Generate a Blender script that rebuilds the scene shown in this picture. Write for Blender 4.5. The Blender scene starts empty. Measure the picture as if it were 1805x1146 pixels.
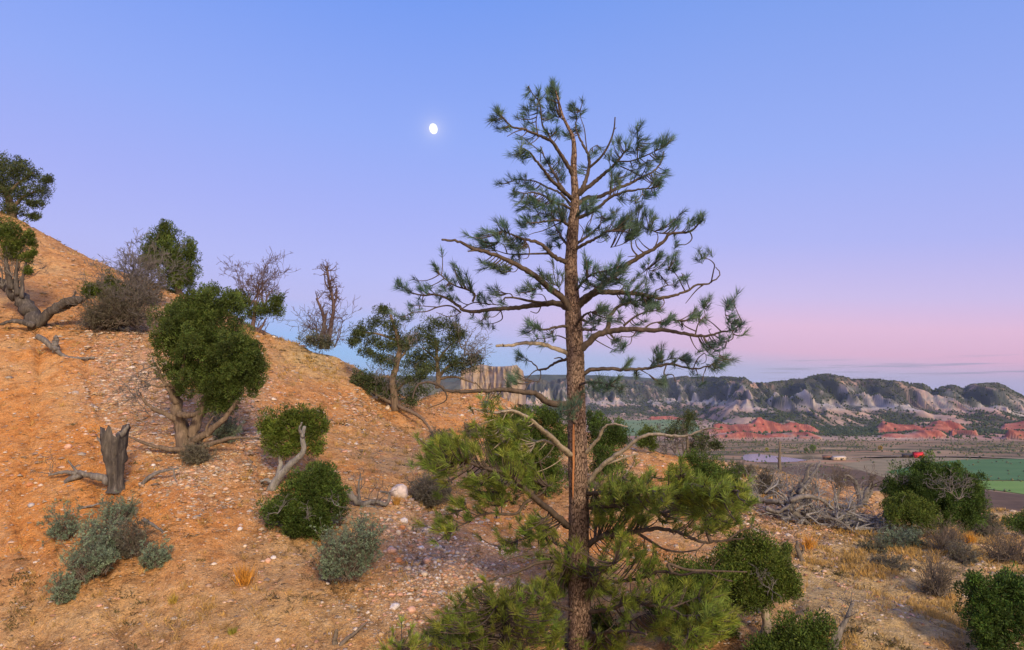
import bpy, math, random
import numpy as np
from math import radians
rng = np.random.default_rng(7); random.seed(7)
SC = bpy.context.scene; COL = SC.collection

# ------------------------------------------------------------------ camera
CZ = 4.0; FPX = 1203.0; PITCH = math.atan(127/FPX)
cam = bpy.data.objects.new('camera', bpy.data.cameras.new('camera')); COL.objects.link(cam)
cam.location = (0, 0, CZ); cam.rotation_euler = (radians(90)+PITCH, 0, 0)
cam.data.sensor_width = 36; cam.data.lens = 36*FPX/1805; cam.data.clip_start = .1; cam.data.clip_end = 120000
SC.camera = cam
SC.view_settings.view_transform = 'Standard'; SC.view_settings.look = 'None'
SC.view_settings.exposure = 0.0; SC.view_settings.gamma = 1
SC.render.engine = 'CYCLES'
SC.cycles.max_bounces = 6; SC.cycles.diffuse_bounces = 3; SC.cycles.glossy_bounces = 2
SC.cycles.transmission_bounces = 3; SC.cycles.volume_bounces = 0; SC.cycles.transparent_max_bounces = 6
SC.cycles.sample_clamp_indirect = 4

# ------------------------------------------------------------------ world: dusk sky with the belt of Venus
SUN_AZ, SUN_EL = radians(160), radians(27)      # azimuth clockwise from +Y (the view): behind the camera, to the right
SUN_DIR = np.array([math.sin(SUN_AZ)*math.cos(SUN_EL), math.cos(SUN_AZ)*math.cos(SUN_EL), math.sin(SUN_EL)])
W = bpy.data.worlds.new('World'); SC.world = W; W.use_nodes = True
nt = W.node_tree; nt.nodes.clear()
def N(t, **k):
    n = nt.nodes.new(t)
    for a, b in k.items(): setattr(n, a, b)
    return n
def val(x):
    return x
def M(op, a, b=None, c=None, clamp=False):
    n = nt.nodes.new('ShaderNodeMath'); n.operation = op; n.use_clamp = clamp
    for i, v in enumerate((a, b, c)):
        if v is None: continue
        if isinstance(v, (int, float)): n.inputs[i].default_value = v
        else: nt.links.new(v, n.inputs[i])
    return n.outputs[0]
def lin(r, g, b):
    f = lambda v: (v/255/12.92 if v/255 <= .04045 else ((v/255+.055)/1.055)**2.4)
    return (f(r), f(g), f(b), 1)
def ramp(fac, stops, interp='LINEAR'):
    n = nt.nodes.new('ShaderNodeValToRGB'); e = n.color_ramp.elements; n.color_ramp.interpolation = interp
    while len(e) > 1: e.remove(e[-1])
    e[0].position, e[0].color = stops[0][0], stops[0][1]
    for p, c in stops[1:]:
        q = e.new(p); q.color = c
    nt.links.new(fac, n.inputs[0]); return n.outputs[0]
def mix(fac, a, b, mode='MIX'):
    n = nt.nodes.new('ShaderNodeMix'); n.data_type = 'RGBA'; n.blend_type = mode
    for s, v in ((n.inputs[0], fac), (n.inputs[6], a), (n.inputs[7], b)):
        if isinstance(v, (int, float)): s.default_value = v
        elif isinstance(v, tuple): s.default_value = v
        else: nt.links.new(v, s)
    return n.outputs[2]
tc = N('ShaderNodeTexCoord'); sp = N('ShaderNodeSeparateXYZ'); nt.links.new(tc.outputs['Generated'], sp.inputs[0])
dx, dy, dz = sp.outputs
el = M('ARCSINE', dz); az = M('ARCTAN2', dx, dy)
elb = M('ADD', el, M('MULTIPLY', M('MINIMUM', M('MAXIMUM', az, -1.2), 1.2), .075))
fac = M('MULTIPLY_ADD', elb, 1.25, .05, clamp=True)          # el' -0.04..0.76 -> 0..1
def st(e): return e*1.25+.05
left = ramp(fac, [(st(-.04), lin(70,140,225)), (st(.045), lin(106,160,234)), (st(.085), lin(150,166,238)), (st(.115), lin(176,168,232)),
                  (st(.16), lin(174,172,240)), (st(.24), lin(163,168,244)), (st(.36), lin(144,166,247)), (st(.55), lin(112,151,244)), (st(.75), lin(106,143,232))])
right = ramp(fac, [(st(-.03), lin(120,140,205)), (st(.035), lin(138,160,228)), (st(.066), lin(158,156,214)), (st(.090), lin(208,158,208)), (st(.125), lin(220,172,216)),
                   (st(.165), lin(200,178,232)), (st(.24), lin(173,174,243)), (st(.36), lin(152,171,247)), (st(.55), lin(126,159,242)), (st(.75), lin(110,146,232)), (st(.76), lin(112,146,230))])
lr = N('ShaderNodeMapRange'); lr.interpolation_type = 'SMOOTHSTEP'
nt.links.new(az, lr.inputs[0]); lr.inputs[1].default_value = -.25; lr.inputs[2].default_value = .45
sky = mix(lr.outputs[0], left, right)
# thin cloud streaks low in the east
cv = N('ShaderNodeCombineXYZ'); nt.links.new(M('MULTIPLY', az, 7.0), cv.inputs[0]); nt.links.new(M('MULTIPLY', el, 190.0), cv.inputs[1])
cn = N('ShaderNodeTexNoise'); cn.inputs['Scale'].default_value = 1.0; cn.inputs['Detail'].default_value = 3; nt.links.new(cv.outputs[0], cn.inputs['Vector'])
cm = N('ShaderNodeMapRange'); nt.links.new(cn.outputs[0], cm.inputs[0]); cm.inputs[1].default_value = .53; cm.inputs[2].default_value = .66
def window(x, a, b, c, d):
    m1 = N('ShaderNodeMapRange'); m1.interpolation_type = 'SMOOTHSTEP'; nt.links.new(x, m1.inputs[0]); m1.inputs[1].default_value = a; m1.inputs[2].default_value = b
    m2 = N('ShaderNodeMapRange'); m2.interpolation_type = 'SMOOTHSTEP'; nt.links.new(x, m2.inputs[0]); m2.inputs[1].default_value = d; m2.inputs[2].default_value = c
    return M('MULTIPLY', m1.outputs[0], m2.outputs[0])
cmask = M('MULTIPLY', M('MULTIPLY', cm.outputs[0], window(el, .018, .030, .042, .056)), window(az, .30, .40, .9, 1.2))
sky = mix(M('MULTIPLY', cmask, .9), sky, lin(126,128,186))
# aureole round the moon
MOONPX = (764, 227)
def ray(px, py):
    u = (np.asarray(px, float)-902.5)/FPX; v = (573-np.asarray(py, float))/FPX; c, s = math.cos(PITCH), math.sin(PITCH)
    return np.stack([u, c-v*s, s+v*c], -1)
md = ray(*MOONPX); md = md/np.linalg.norm(md)
dp = M('ADD', M('ADD', M('MULTIPLY', dx, float(md[0])), M('MULTIPLY', dy, float(md[1]))), M('MULTIPLY', dz, float(md[2])))
ang = M('ARCCOSINE', M('MINIMUM', dp, 1.0))
halo = M('POWER', 2.718, M('MULTIPLY', ang, -120.0))
sky = mix(M('MULTIPLY', halo, .55), sky, (1.0, .93, 1.0, 1))
# afterglow over the western half of the sky, behind the camera
ds = M('ADD', M('MULTIPLY', dx, math.sin(SUN_AZ)), M('MULTIPLY', dy, math.cos(SUN_AZ)))
gl = N('ShaderNodeMapRange'); gl.interpolation_type = 'SMOOTHSTEP'; nt.links.new(ds, gl.inputs[0]); gl.inputs[1].default_value = .05; gl.inputs[2].default_value = .95
gh = M('POWER', 2.718, M('MULTIPLY', M('ABSOLUTE', el), -1.35))
glow = M('MULTIPLY', gl.outputs[0], gh)
sky = mix(glow, sky, (3.2, 2.1, 1.12, 1))
up = N('ShaderNodeMapRange'); nt.links.new(el, up.inputs[0]); up.inputs[1].default_value = -.06; up.inputs[2].default_value = -.01
sky = mix(up.outputs[0], (.16, .11, .09, 1), sky)
b1 = N('ShaderNodeBackground'); nt.links.new(sky, b1.inputs[0]); b1.inputs[1].default_value = .90
ns = N('ShaderNodeTexSky'); ns.sky_type = 'NISHITA'; ns.sun_disc = False; ns.sun_elevation = radians(3); ns.sun_rotation = SUN_AZ; ns.altitude = 1800
b2 = N('ShaderNodeBackground'); nt.links.new(ns.outputs[0], b2.inputs[0]); b2.inputs[1].default_value = .05
ad = N('ShaderNodeAddShader'); nt.links.new(b1.outputs[0], ad.inputs[0]); nt.links.new(b2.outputs[0], ad.inputs[1])
wo = N('ShaderNodeOutputWorld'); nt.links.new(ad.outputs[0], wo.inputs[0])

# ------------------------------------------------------------------ sun: the low, broad afterglow
sun = bpy.data.objects.new('sun', bpy.data.lights.new('sun', 'SUN')); COL.objects.link(sun)
sun.data.energy = 3.8; sun.data.angle = radians(11); sun.data.color = (1.0, .76, .47)
from mathutils import Vector
sun.rotation_euler = Vector(-SUN_DIR).to_track_quat('-Z', 'Y').to_euler()

# ------------------------------------------------------------------ helpers
def nz(v): return v/np.maximum(np.linalg.norm(v, axis=-1, keepdims=True), 1e-9)
def P(px, py, Y):
    r = ray(px, py); Y = np.asarray(Y, float)
    return r/r[..., 1:2]*Y[..., None]+np.array([0, 0, CZ])
def project(X):
    X = np.asarray(X, float); c, s = math.cos(PITCH), math.sin(PITCH); z = X[..., 2]-CZ; y = X[..., 1]
    f = y*c+z*s; v = -y*s+z*c; f = np.maximum(f, .05)
    return 902.5+X[..., 0]/f*FPX, 573-v/f*FPX
def mesh(name, V, F, mat=None, parent=None, col=None, smooth=False, origin=None):
    V = np.asarray(V, float).reshape(-1, 3)
    if origin is not None: V = V-np.asarray(origin)
    me = bpy.data.meshes.new(name); me.vertices.add(len(V)); me.vertices.foreach_set('co', V.astype(np.float32).ravel())
    F = [np.asarray(f, np.int32) for f in (F if isinstance(F, list) else [F]) if len(f)]
    cnt = np.concatenate([np.full(len(f), f.shape[1], np.int32) for f in F]); li = np.concatenate([f.ravel() for f in F])
    me.loops.add(len(li)); me.loops.foreach_set('vertex_index', li)
    me.polygons.add(len(cnt)); stt = np.zeros(len(cnt), np.int32); stt[1:] = np.cumsum(cnt)[:-1]
    me.polygons.foreach_set('loop_start', stt); me.polygons.foreach_set('loop_total', cnt)
    me.update(calc_edges=True)
    if smooth: me.polygons.foreach_set('use_smooth', np.ones(len(cnt), bool))
    if col is not None:
        a = me.color_attributes.new('tint', 'FLOAT_COLOR', 'POINT'); c = np.ones((len(V), 4), np.float32); c[:, :col.shape[1]] = col
        a.data.foreach_set('color', c.ravel())
    if mat: me.materials.append(mat)
    o = bpy.data.objects.new(name, me); COL.objects.link(o)
    if parent is not None: o.parent = parent
    elif origin is not None: o.location = tuple(origin)
    return o
def empty(name, loc):
    o = bpy.data.objects.new(name, None); COL.objects.link(o); o.location = tuple(loc); o.empty_display_size = .2; return o
def tag(o, label, cat, group=None):
    o['label'] = label; o['category'] = cat
    if group: o['group'] = group
    return o
def struct(o): o['kind'] = 'structure'; return o
def stuff(o, label, cat): o['kind'] = 'stuff'; o['label'] = label; o['category'] = cat; return o

class MB:
    def __init__(s): s.V = []; s.T = []; s.Q = []; s.C = []; s.n = 0
    def add(s, V, T=None, Q=None, C=None):
        V = np.asarray(V, float).reshape(-1, 3)
        if T is not None and len(T): s.T.append(np.asarray(T)+s.n)
        if Q is not None and len(Q): s.Q.append(np.asarray(Q)+s.n)
        s.V.append(V)
        if C is None: C = np.ones((len(V), 3))
        s.C.append(np.broadcast_to(np.asarray(C, float), (len(V), 3))); s.n += len(V)
    def build(s, name, mat, parent=None, smooth=False, origin=None):
        F = []
        if s.T: F.append(np.concatenate(s.T))
        if s.Q: F.append(np.concatenate(s.Q))
        if not F: return None
        return mesh(name, np.concatenate(s.V), F, mat, parent, np.concatenate(s.C), smooth, origin)

def spline(p, n):
    p = np.asarray(p, float)
    if len(p) == 2: return p[0]+(p[1]-p[0])*np.linspace(0, 1, n)[:, None]
    d = np.concatenate([[0], np.cumsum(np.maximum(np.linalg.norm(np.diff(p, axis=0), axis=1), 1e-6))]); t = np.linspace(0, d[-1], n)
    m = np.gradient(p, d, axis=0)
    i = np.clip(np.searchsorted(d, t, side='right')-1, 0, len(p)-2); h = (d[i+1]-d[i])[:, None]; u = ((t-d[i])[:, None])/h
    return (2*u**3-3*u**2+1)*p[i]+(u**3-2*u**2+u)*h*m[i]+(-2*u**3+3*u**2)*p[i+1]+(u**3-u**2)*h*m[i+1]
def tube(mb, path, rad, sides=8, rough=0.0, C=None, cap=True):
    path = np.asarray(path, float); n = len(path); rad = np.broadcast_to(np.asarray(rad, float), (n,))
    t = nz(np.gradient(path, axis=0)); a = np.array([1., 0, 0]) if abs(t[0][0]) < .8 else np.array([0, 1., 0])
    N1 = np.zeros((n, 3)); v = a
    for i in range(n):
        v = v-t[i]*np.dot(v, t[i]); v = v/max(np.linalg.norm(v), 1e-9); N1[i] = v
    N2 = np.cross(t, N1); th = np.linspace(0, 2*np.pi, sides, endpoint=False)
    r = rad[:, None]*np.ones((n, sides))
    if rough:
        ridge = rng.normal(0, 1, (1, sides)); ridge = ridge+.5*np.roll(rng.normal(0, 1, (n, sides)).cumsum(0)/max(n, 1)**.5, 0, 1); r = r*(1+rough*np.clip(.75*ridge+.55*rng.normal(0, 1, (n, sides)), -2.2, 2.2))
    V = path[:, None]+r[..., None]*(np.cos(th)[None, :, None]*N1[:, None]+np.sin(th)[None, :, None]*N2[:, None])
    i, j = np.meshgrid(np.arange(n-1), np.arange(sides), indexing='ij'); j2 = (j+1) % sides
    Q = np.stack([i*sides+j, i*sides+j2, (i+1)*sides+j2, (i+1)*sides+j], -1).reshape(-1, 4)
    V = V.reshape(-1, 3); T = []
    if cap:
        k = len(V); V = np.concatenate([V, path[-1:]+t[-1]*rad[-1]*.5, path[:1]-t[:1]*rad[0]*.3])
        jj = np.arange(sides); b = (n-1)*sides
        T = np.concatenate([np.stack([b+jj, b+(jj+1) % sides, np.full(sides, k)], -1), np.stack([(jj+1) % sides, jj, np.full(sides, k+1)], -1)])
    mb.add(V, T, Q, C)
def segs(mb, A, B, ra, rb, sides=4, C=None):
    A = np.asarray(A); B = np.asarray(B); n = len(A)
    if n == 0: return
    t = nz(B-A); ref = np.where(np.abs(t[:, 2:3]) < .8, np.array([[0, 0, 1.]]), np.array([[1., 0, 0]]))
    n1 = nz(np.cross(t, ref)); n2 = np.cross(t, n1); th = np.linspace(0, 2*np.pi, sides, endpoint=False)
    o = np.cos(th)[None, :, None]*n1[:, None]+np.sin(th)[None, :, None]*n2[:, None]
    ra = np.broadcast_to(ra, (n,)); rb = np.broadcast_to(rb, (n,))
    V = np.concatenate([A[:, None]+o*ra[:, None, None], B[:, None]+o*rb[:, None, None]], 1)
    j = np.arange(sides); j2 = (j+1) % sides; q = np.stack([j, j2, sides+j2, sides+j], -1)
    Q = (np.arange(n)[:, None, None]*2*sides+q[None]).reshape(-1, 4)
    if C is not None and np.ndim(C) == 2: C = np.repeat(C, 2*sides, axis=0)
    mb.add(V, None, Q, C)
def grow(mb, Pt, D, L, R, levels, nseg=4, nchild=3, wob=.22, spread=.7, shrink=.6, up=0., C=None, rmin=.0025):
    Pt = np.atleast_2d(Pt).astype(float); D = nz(np.atleast_2d(D).astype(float)); L = np.broadcast_to(L, (len(Pt),)).astype(float); R = np.broadcast_to(R, (len(Pt),)).astype(float)
    tips = []
    for lv in range(levels):
        p, d = Pt, D; nodes = []
        for s in range(nseg):
            d = nz(d+wob*rng.normal(0, 1, d.shape)+np.array([0, 0, up])); q = p+d*(L/nseg)[:, None]
            r0 = np.maximum(R*(1-.6*s/nseg), rmin); r1 = np.maximum(R*(1-.6*(s+1)/nseg), rmin)
            segs(mb, p, q, r0, r1, 4 if R.mean() < .02 else 6, C); nodes.append((q, d, r1)); p = q
        tips.append((p, d))
        if lv == levels-1: break
        nP, nD, nL, nR = [], [], [], []
        for k in range(nchild):
            w = rng.integers(max(0, nseg//3), nseg, len(Pt)); qs = np.stack([a for a, _, _ in nodes])[w, np.arange(len(Pt))]; dd = np.stack([a for _, a, _ in nodes])[w, np.arange(len(Pt))]
            rr = np.stack([a for _, _, a in nodes])[w, np.arange(len(Pt))]
            nP.append(qs); nD.append(nz(dd+spread*rng.normal(0, 1, dd.shape))); nL.append(L*shrink*rng.uniform(.6, 1.25, len(L))); nR.append(rr*.62)
        Pt, D, L, R = np.concatenate(nP), np.concatenate(nD), np.concatenate(nL), np.concatenate(nR)
    return tips
def leaves(mb, Pt, D, L, Wd, C=None, mid=.45, bend=.0):
    """leaf-shaped quads: base, mid left, tip, mid right"""
    n = len(Pt); D = nz(D); s = nz(np.cross(D, rng.normal(0, 1, (n, 3)))); L = np.broadcast_to(L, (n,))[:, None]; Wd = np.broadcast_to(Wd, (n,))[:, None]
    m = Pt+D*L*mid; 
    V = np.stack([Pt, m-s*Wd*.5, Pt+D*L+np.array([0, 0, -1.])*bend*L, m+s*Wd*.5], 1)
    Q = np.arange(n)[:, None]*4+np.arange(4)[None]
    if C is not None and np.ndim(C) == 2: C = np.repeat(C, 4, axis=0)
    mb.add(V, None, Q, C)
def sph(n): return nz(rng.normal(0, 1, (n, 3)))

# value noise (numpy), used for relief and for where things grow
_T = np.random.default_rng(3).random((256, 256))
def vn(x, y):
    xi = np.floor(x).astype(int); yi = np.floor(y).astype(int); fx = x-xi; fy = y-yi; fx = fx*fx*(3-2*fx); fy = fy*fy*(3-2*fy)
    g = lambda a, b: _T[a % 256, b % 256]
    return (g(xi, yi)*(1-fx)+g(xi+1, yi)*fx)*(1-fy)+(g(xi, yi+1)*(1-fx)+g(xi+1, yi+1)*fx)*fy
def fbm(x, y, o=4, gain=.5):
    s = 0; a = 1; t = 0
    for k in range(o): s = s+a*vn(x*2**k+17.3*k, y*2**k+9.1*k); t += a; a *= gain
    return s/t*2-1

# ------------------------------------------------------------------ materials
def material(name, build):
    global nt
    m = bpy.data.materials.new(name); m.use_nodes = True; nt = m.node_tree; nt.nodes.clear()
    out = nt.nodes.new('ShaderNodeOutputMaterial'); sh = build(); nt.links.new(sh, out.inputs[0]); return m
def pbsdf(col, rough=.8, spec=.25, normal=None, metallic=0):
    b = nt.nodes.new('ShaderNodeBsdfPrincipled')
    if isinstance(col, tuple): b.inputs['Base Color'].default_value = col
    else: nt.links.new(col, b.inputs['Base Color'])
    if isinstance(rough, (int, float)): b.inputs['Roughness'].default_value = rough
    else: nt.links.new(rough, b.inputs['Roughness'])
    b.inputs['Specular IOR Level'].default_value = spec
    if normal is not None: nt.links.new(normal, b.inputs['Normal'])
    return b.outputs[0]
def noise(scale, detail=4, rough=.55, vec=None, obj=True):
    n = nt.nodes.new('ShaderNodeTexNoise'); n.inputs['Scale'].default_value = scale; n.inputs['Detail'].default_value = detail; n.inputs['Roughness'].default_value = rough
    nt.links.new(vec if vec is not None else geo(), n.inputs['Vector']); return n.outputs[0]
def geo():
    t = nt.nodes.new('ShaderNodeTexCoord'); return t.outputs['Object']
def scaled(v):
    m = nt.nodes.new('ShaderNodeMapping'); m.inputs['Scale'].default_value = v; nt.links.new(geo(), m.inputs[0]); return m.outputs[0]
def bump(h, strength=.5, dist=.02):
    b = nt.nodes.new('ShaderNodeBump'); b.inputs['Strength'].default_value = strength; b.inputs['Distance'].default_value = dist; nt.links.new(h, b.inputs['Height']); return b.outputs[0]
def attr(n='tint'):
    a = nt.nodes.new('ShaderNodeAttribute'); a.attribute_name = n; return a
def c4(r, g, b): return (r, g, b, 1)
def foliage_mat(name, base, trans=.3, var=.35, spec=.2):
    def f():
        a = attr(); c = mix(1.0, c4(*base), a.outputs['Color'], 'MULTIPLY')
        nn = noise(3.0, 3); k = ramp(nn, [(.3, c4(1-var, 1-var, 1-var)), (.7, c4(1+var, 1+var, 1+var*.6))]); c = mix(1.0, c, k, 'MULTIPLY')
        p = pbsdf(c, .6, spec); t = nt.nodes.new('ShaderNodeBsdfTranslucent'); nt.links.new(c, t.inputs[0])
        s = nt.nodes.new('ShaderNodeMixShader'); s.inputs[0].default_value = trans; nt.links.new(p, s.inputs[1]); nt.links.new(t.outputs[0], s.inputs[2]); return s.outputs[0]
    return material(name, f)
def wood_mat(name, c1, c2, scale=30, stretch=(1, 1, .12), b=.6):
    def f():
        v = scaled(stretch); n1 = noise(scale, 5, .6, v); n2 = noise(5, 3)
        c = ramp(n1, [(.28, c4(*[x*.35 for x in c1])), (.5, c4(*c1)), (.72, c4(*c2))]); c = mix(1.0, c, attr().outputs['Color'], 'MULTIPLY')
        c = mix(.35, c, ramp(n2, [(.3, c4(*c1)), (.7, c4(*c2))]), 'MIX')
        return pbsdf(c, .85, .15, bump(n1, b, .015))
    return material(name, f)
def bark_mat():
    def f():
        v = scaled((1, 1, .38)); vo = nt.nodes.new('ShaderNodeTexVoronoi'); vo.feature = 'DISTANCE_TO_EDGE'; vo.inputs['Scale'].default_value = 38
        w = nt.nodes.new('ShaderNodeMix'); w.data_type = 'VECTOR'; w.inputs[0].default_value = .06
        nv = nt.nodes.new('ShaderNodeTexNoise'); nv.inputs['Scale'].default_value = 9; nt.links.new(geo(), nv.inputs['Vector'])
        nt.links.new(v, w.inputs[4]); nt.links.new(nv.outputs['Color'], w.inputs[5]); nt.links.new(w.outputs[1], vo.inputs['Vector'])
        crack = ramp(vo.outputs['Distance'], [(0, c4(0, 0, 0)), (.09, c4(1, 1, 1))]); n1 = noise(22, 5, .6); n2 = noise(2.2, 2)
        plate = ramp(n1, [(.3, c4(.105, .068, .054)), (.5, c4(.185, .132, .112)), (.68, c4(.36, .27, .23))])
        plate = mix(ramp(n2, [(.4, c4(0, 0, 0)), (.65, c4(.5, .5, .5))]), plate, c4(.20, .155, .125))
        c = mix(crack, c4(.075, .05, .04), plate); c = mix(1.0, c, attr().outputs['Color'], 'MULTIPLY')
        h = M('ADD', crack, M('MULTIPLY', n1, .5)); return pbsdf(c, .9, .12, bump(h, .9, .03))
    return material('pine bark', f)
MAT = {}
MAT['bark'] = bark_mat()
MAT['limb'] = wood_mat('pine limb bark', (.068, .056, .050), (.148, .116, .100), 26)
MAT['deadlimb'] = wood_mat('weathered grey limb', (.27, .24, .20), (.42, .37, .31), 34)
MAT['grey'] = wood_mat('weathered grey wood', (.105, .102, .108), (.27, .26, .262), 30, (1, 1, .12), 1.0)
MAT['jbark'] = wood_mat('juniper bark', (.115, .09, .073), (.25, .195, .155), 36, (1, 1, .10), 1.0)
MAT['twig'] = wood_mat('grey twigs', (.12, .105, .095), (.20, .175, .155), 40)
MAT['twigp'] = wood_mat('dead purple-grey twigs', (.105, .075, .085), (.17, .13, .135), 40)
MAT['needle'] = foliage_mat('pine needles', (.095, .17, .14), .3)
MAT['needlelow'] = foliage_mat('lush pine needles', (.20, .275, .06), .4)
MAT['juniper'] = foliage_mat('juniper scale leaves', (.068, .105, .028), .15, .4)
MAT['pinyon'] = foliage_mat('pinyon needles', (.060, .085, .040), .15, .35)
MAT['sage'] = foliage_mat('sagebrush leaves', (.165, .235, .18), .2, .25); MAT['greyp'] = wood_mat('bleached grey branches', (.17, .175, .19), (.39, .39, .40), 34, (1, 1, .12), .8); MAT['stump'] = wood_mat('old stump wood', (.05, .047, .05), (.17, .155, .15), 24, (1, 1, .14), 1.2)
MAT['greyshrub'] = foliage_mat('grey shrub leaves', (.135, .135, .115), .2, .25)
MAT['grass'] = foliage_mat('dry grass', (.50, .36, .15), .3, .3)
MAT['weed'] = foliage_mat('low weeds', (.17, .145, .075), .2, .3)

# ------------------------------------------------------------------ hillside: control points (photo column, row, distance) -> a smooth surface
HC = {
 -650: [(1250,8.5),(1000,11),(760,14),(560,18),(330,22),(60,27)],
 -300: [(1200,8.5),(1000,10.2),(780,13),(590,17),(450,21),(230,26)],
 0:    [(1230,7.6),(1146,8.5),(1000,9.7),(800,12.3),(600,16.2),(480,20.5),(376,25)],
 150:  [(1146,8.4),(900,10.8),(700,14.2),(560,18.5),(455,24.5)],
 330:  [(1230,7.4),(1146,8.2),(900,10.6),(750,13.2),(620,17),(522,23.5)],
 480:  [(1146,8.1),(900,11.2),(750,15),(640,20),(588,24)],
 610:  [(1230,7.2),(1146,8.0),(1000,9.6),(860,12.3),(750,16.5),(680,20.5),(640,23)],
 700:  [(1146,8.0),(1000,9.7),(860,12.7),(760,18.2),(700,22)],
 780:  [(1146,8.2),(1000,10),(870,13.2),(800,17.5),(765,21),(720,26),(692,29)],
 880:  [(1146,8.5),(1000,10.4),(900,12.8),(830,16.5),(775,22),(730,26.5),(700,29.5)],
 970:  [(1240,8.0),(1160,8.8),(1000,10.8),(880,14),(810,19),(765,24),(745,27)],
 1060: [(1165,9.0),(1000,11),(900,13.8),(840,17.5),(790,22.5),(772,26)],
 1180: [(1165,8.9),(1000,11.2),(900,14.6),(840,19),(800,24)],
 1300: [(1240,7.9),(1146,8.9),(1000,11.5),(900,15.5),(850,20),(823,24.5)],
 1420: [(1146,8.7),(1000,11.8),(910,16),(850,22),(840,24)],
 1560: [(1240,7.8),(1146,8.7),(1000,12.3),(930,16.5),(890,21.5),(872,24)],
 1700: [(1146,8.9),(1000,12.8),(940,17),(915,21),(900,24)],
 1805: [(1240,8.0),(1146,9.1),(1050,11.4),(960,16.5),(930,20),(908,24)],
 2100: [(1250,8.5),(1100,11),(1010,16),(960,23)],
 2450: [(1300,8.5),(1150,11.5),(1060,16),(1000,23)],
}
cp = []; RID = []
for c, pts in HC.items():
    for (py, Y) in pts: cp.append(P(c, py, Y))
    q = P(c, pts[-1][0], pts[-1][1]); RID.append((c, pts[-1][1]))
    k = (q[2]-CZ)/q[1]                                      # slope of the sight line over the crest
    for dY in (5, 12):
        Y2 = q[1]+dY; cp.append(np.array([q[0]/q[1]*Y2, Y2, CZ+k*Y2-.13*dY-.012*dY**2]))
    p0 = P(c, pts[0][0], pts[0][1]); cp.append(np.array([p0[0]/p0[1]*5.0, 5.0, p0[2]-.02]))
cp = np.array(cp)
def tps_fit(X, z, lam=.02):
    n = len(X); r2 = ((X[:, None]-X[None])**2).sum(-1); K = .5*r2*np.log(r2+1e-9)+lam*np.eye(n)*10
    Pm = np.concatenate([np.ones((n, 1)), X], 1); A = np.zeros((n+3, n+3)); A[:n, :n] = K; A[:n, n:] = Pm; A[n:, :n] = Pm.T
    return np.linalg.solve(A, np.concatenate([z, np.zeros(3)]))
wt = tps_fit(cp[:, :2], cp[:, 2])
def tps(x, y):
    x = np.ravel(x); y = np.ravel(y); out = np.zeros(len(x))
    for s in range(0, len(x), 20000):
        X = np.stack([x[s:s+20000], y[s:s+20000]], 1); r2 = ((X[:, None]-cp[None, :, :2])**2).sum(-1)
        out[s:s+20000] = (.5*r2*np.log(r2+1e-9))@wt[:len(cp)]+wt[-3]+X@wt[-2:]
    return out
GX0, GX1, GY0, GY1, GS = -42., 62., 1., 48., .25
gx = np.arange(GX0, GX1+GS, GS); gy = np.arange(GY0, GY1+GS, GS)
HG = tps(*[a.ravel() for a in np.meshgrid(gx, gy)]).reshape(len(gy), len(gx)); HG = np.clip(HG, -30, 40)
VALLEY = -66.0
def H0(x, y):
    x = np.asarray(x, float); y = np.asarray(y, float)
    xc = np.clip(x, GX0, GX1-.01); yc = np.clip(y, GY0, GY1-.01)
    fx = (xc-GX0)/GS; fy = (yc-GY0)/GS; i = np.clip(fx.astype(int), 0, len(gx)-2); j = np.clip(fy.astype(int), 0, len(gy)-2); u = fx-i; v = fy-j
    z = (HG[j, i]*(1-u)+HG[j, i+1]*u)*(1-v)+(HG[j+1, i]*(1-u)+HG[j+1, i+1]*u)*v
    far = np.maximum(np.maximum(y-36, 0)*.42+np.maximum(x-36, 0)*.3, 0)
    return np.maximum(z-far, VALLEY-1.5)
def H(x, y):
    n = .10*fbm(x*.55, y*.55, 3)+.075*fbm(x*2.1+5, y*2.1, 3)
    g = fbm((x*.8+y*.6)*1.1, (y*.8-x*.6)*.28+3, 3); n = n-.09*np.maximum(g-.1, 0)*2; g2 = np.abs(fbm((x*.8+y*.6)*.9+7, (y*.8-x*.6)*.22+3, 2)); n = n-.10*np.exp(-(g2/.06)**2)        # rills running down the slope
    return H0(x, y)+n
def ground(px, py, y0=5.5, y1=45):
    Y = np.concatenate([np.arange(y0, 14, .02), np.arange(14, y1, .05)]); X = P(np.full(len(Y), px), np.full(len(Y), py), Y)
    below = X[:, 2] <= H(X[:, 0], X[:, 1]); k = np.argmax(below) if below.any() else np.argmin(X[:, 2]-H(X[:, 0], X[:, 1]))
    q = X[k].copy(); q[2] = H(q[0], q[1]); return q

def blobs(px, py, L):
    s = 0
    for (a, b, sa, sb, w) in L: s = s+w*np.exp(-((px-a)/sa)**2-((py-b)/sb)**2)
    return s
ORANGE = [(60,720,170,190,.9),(200,880,200,100,.5),(20,930,120,90,.6),(880,735,110,40,1.2),(900,930,70,40,1.2),(640,740,100,60,.7),(520,690,80,60,.6),(560,820,120,60,.5),(1180,830,60,50,.9),(1100,950,80,40,.9),(330,900,120,80,.5),(100,600,60,40,.4),(250,470,120,60,.35),(1420,970,60,50,.4)]
GRAVEL = [(770,990,75,60,1.0),(850,1010,70,45,.9),(720,930,50,40,.6),(220,640,80,60,.6),(250,720,70,70,.8),(370,810,80,45,.75),(330,860,60,40,.4),(440,720,40,70,.55),(470,870,30,70,.55),(640,700,60,50,.25),(1390,945,70,45,.45),(290,560,70,50,.5),(1340,900,60,40,.3),(880,720,80,40,.25),(720,1070,80,50,.5)]
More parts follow.
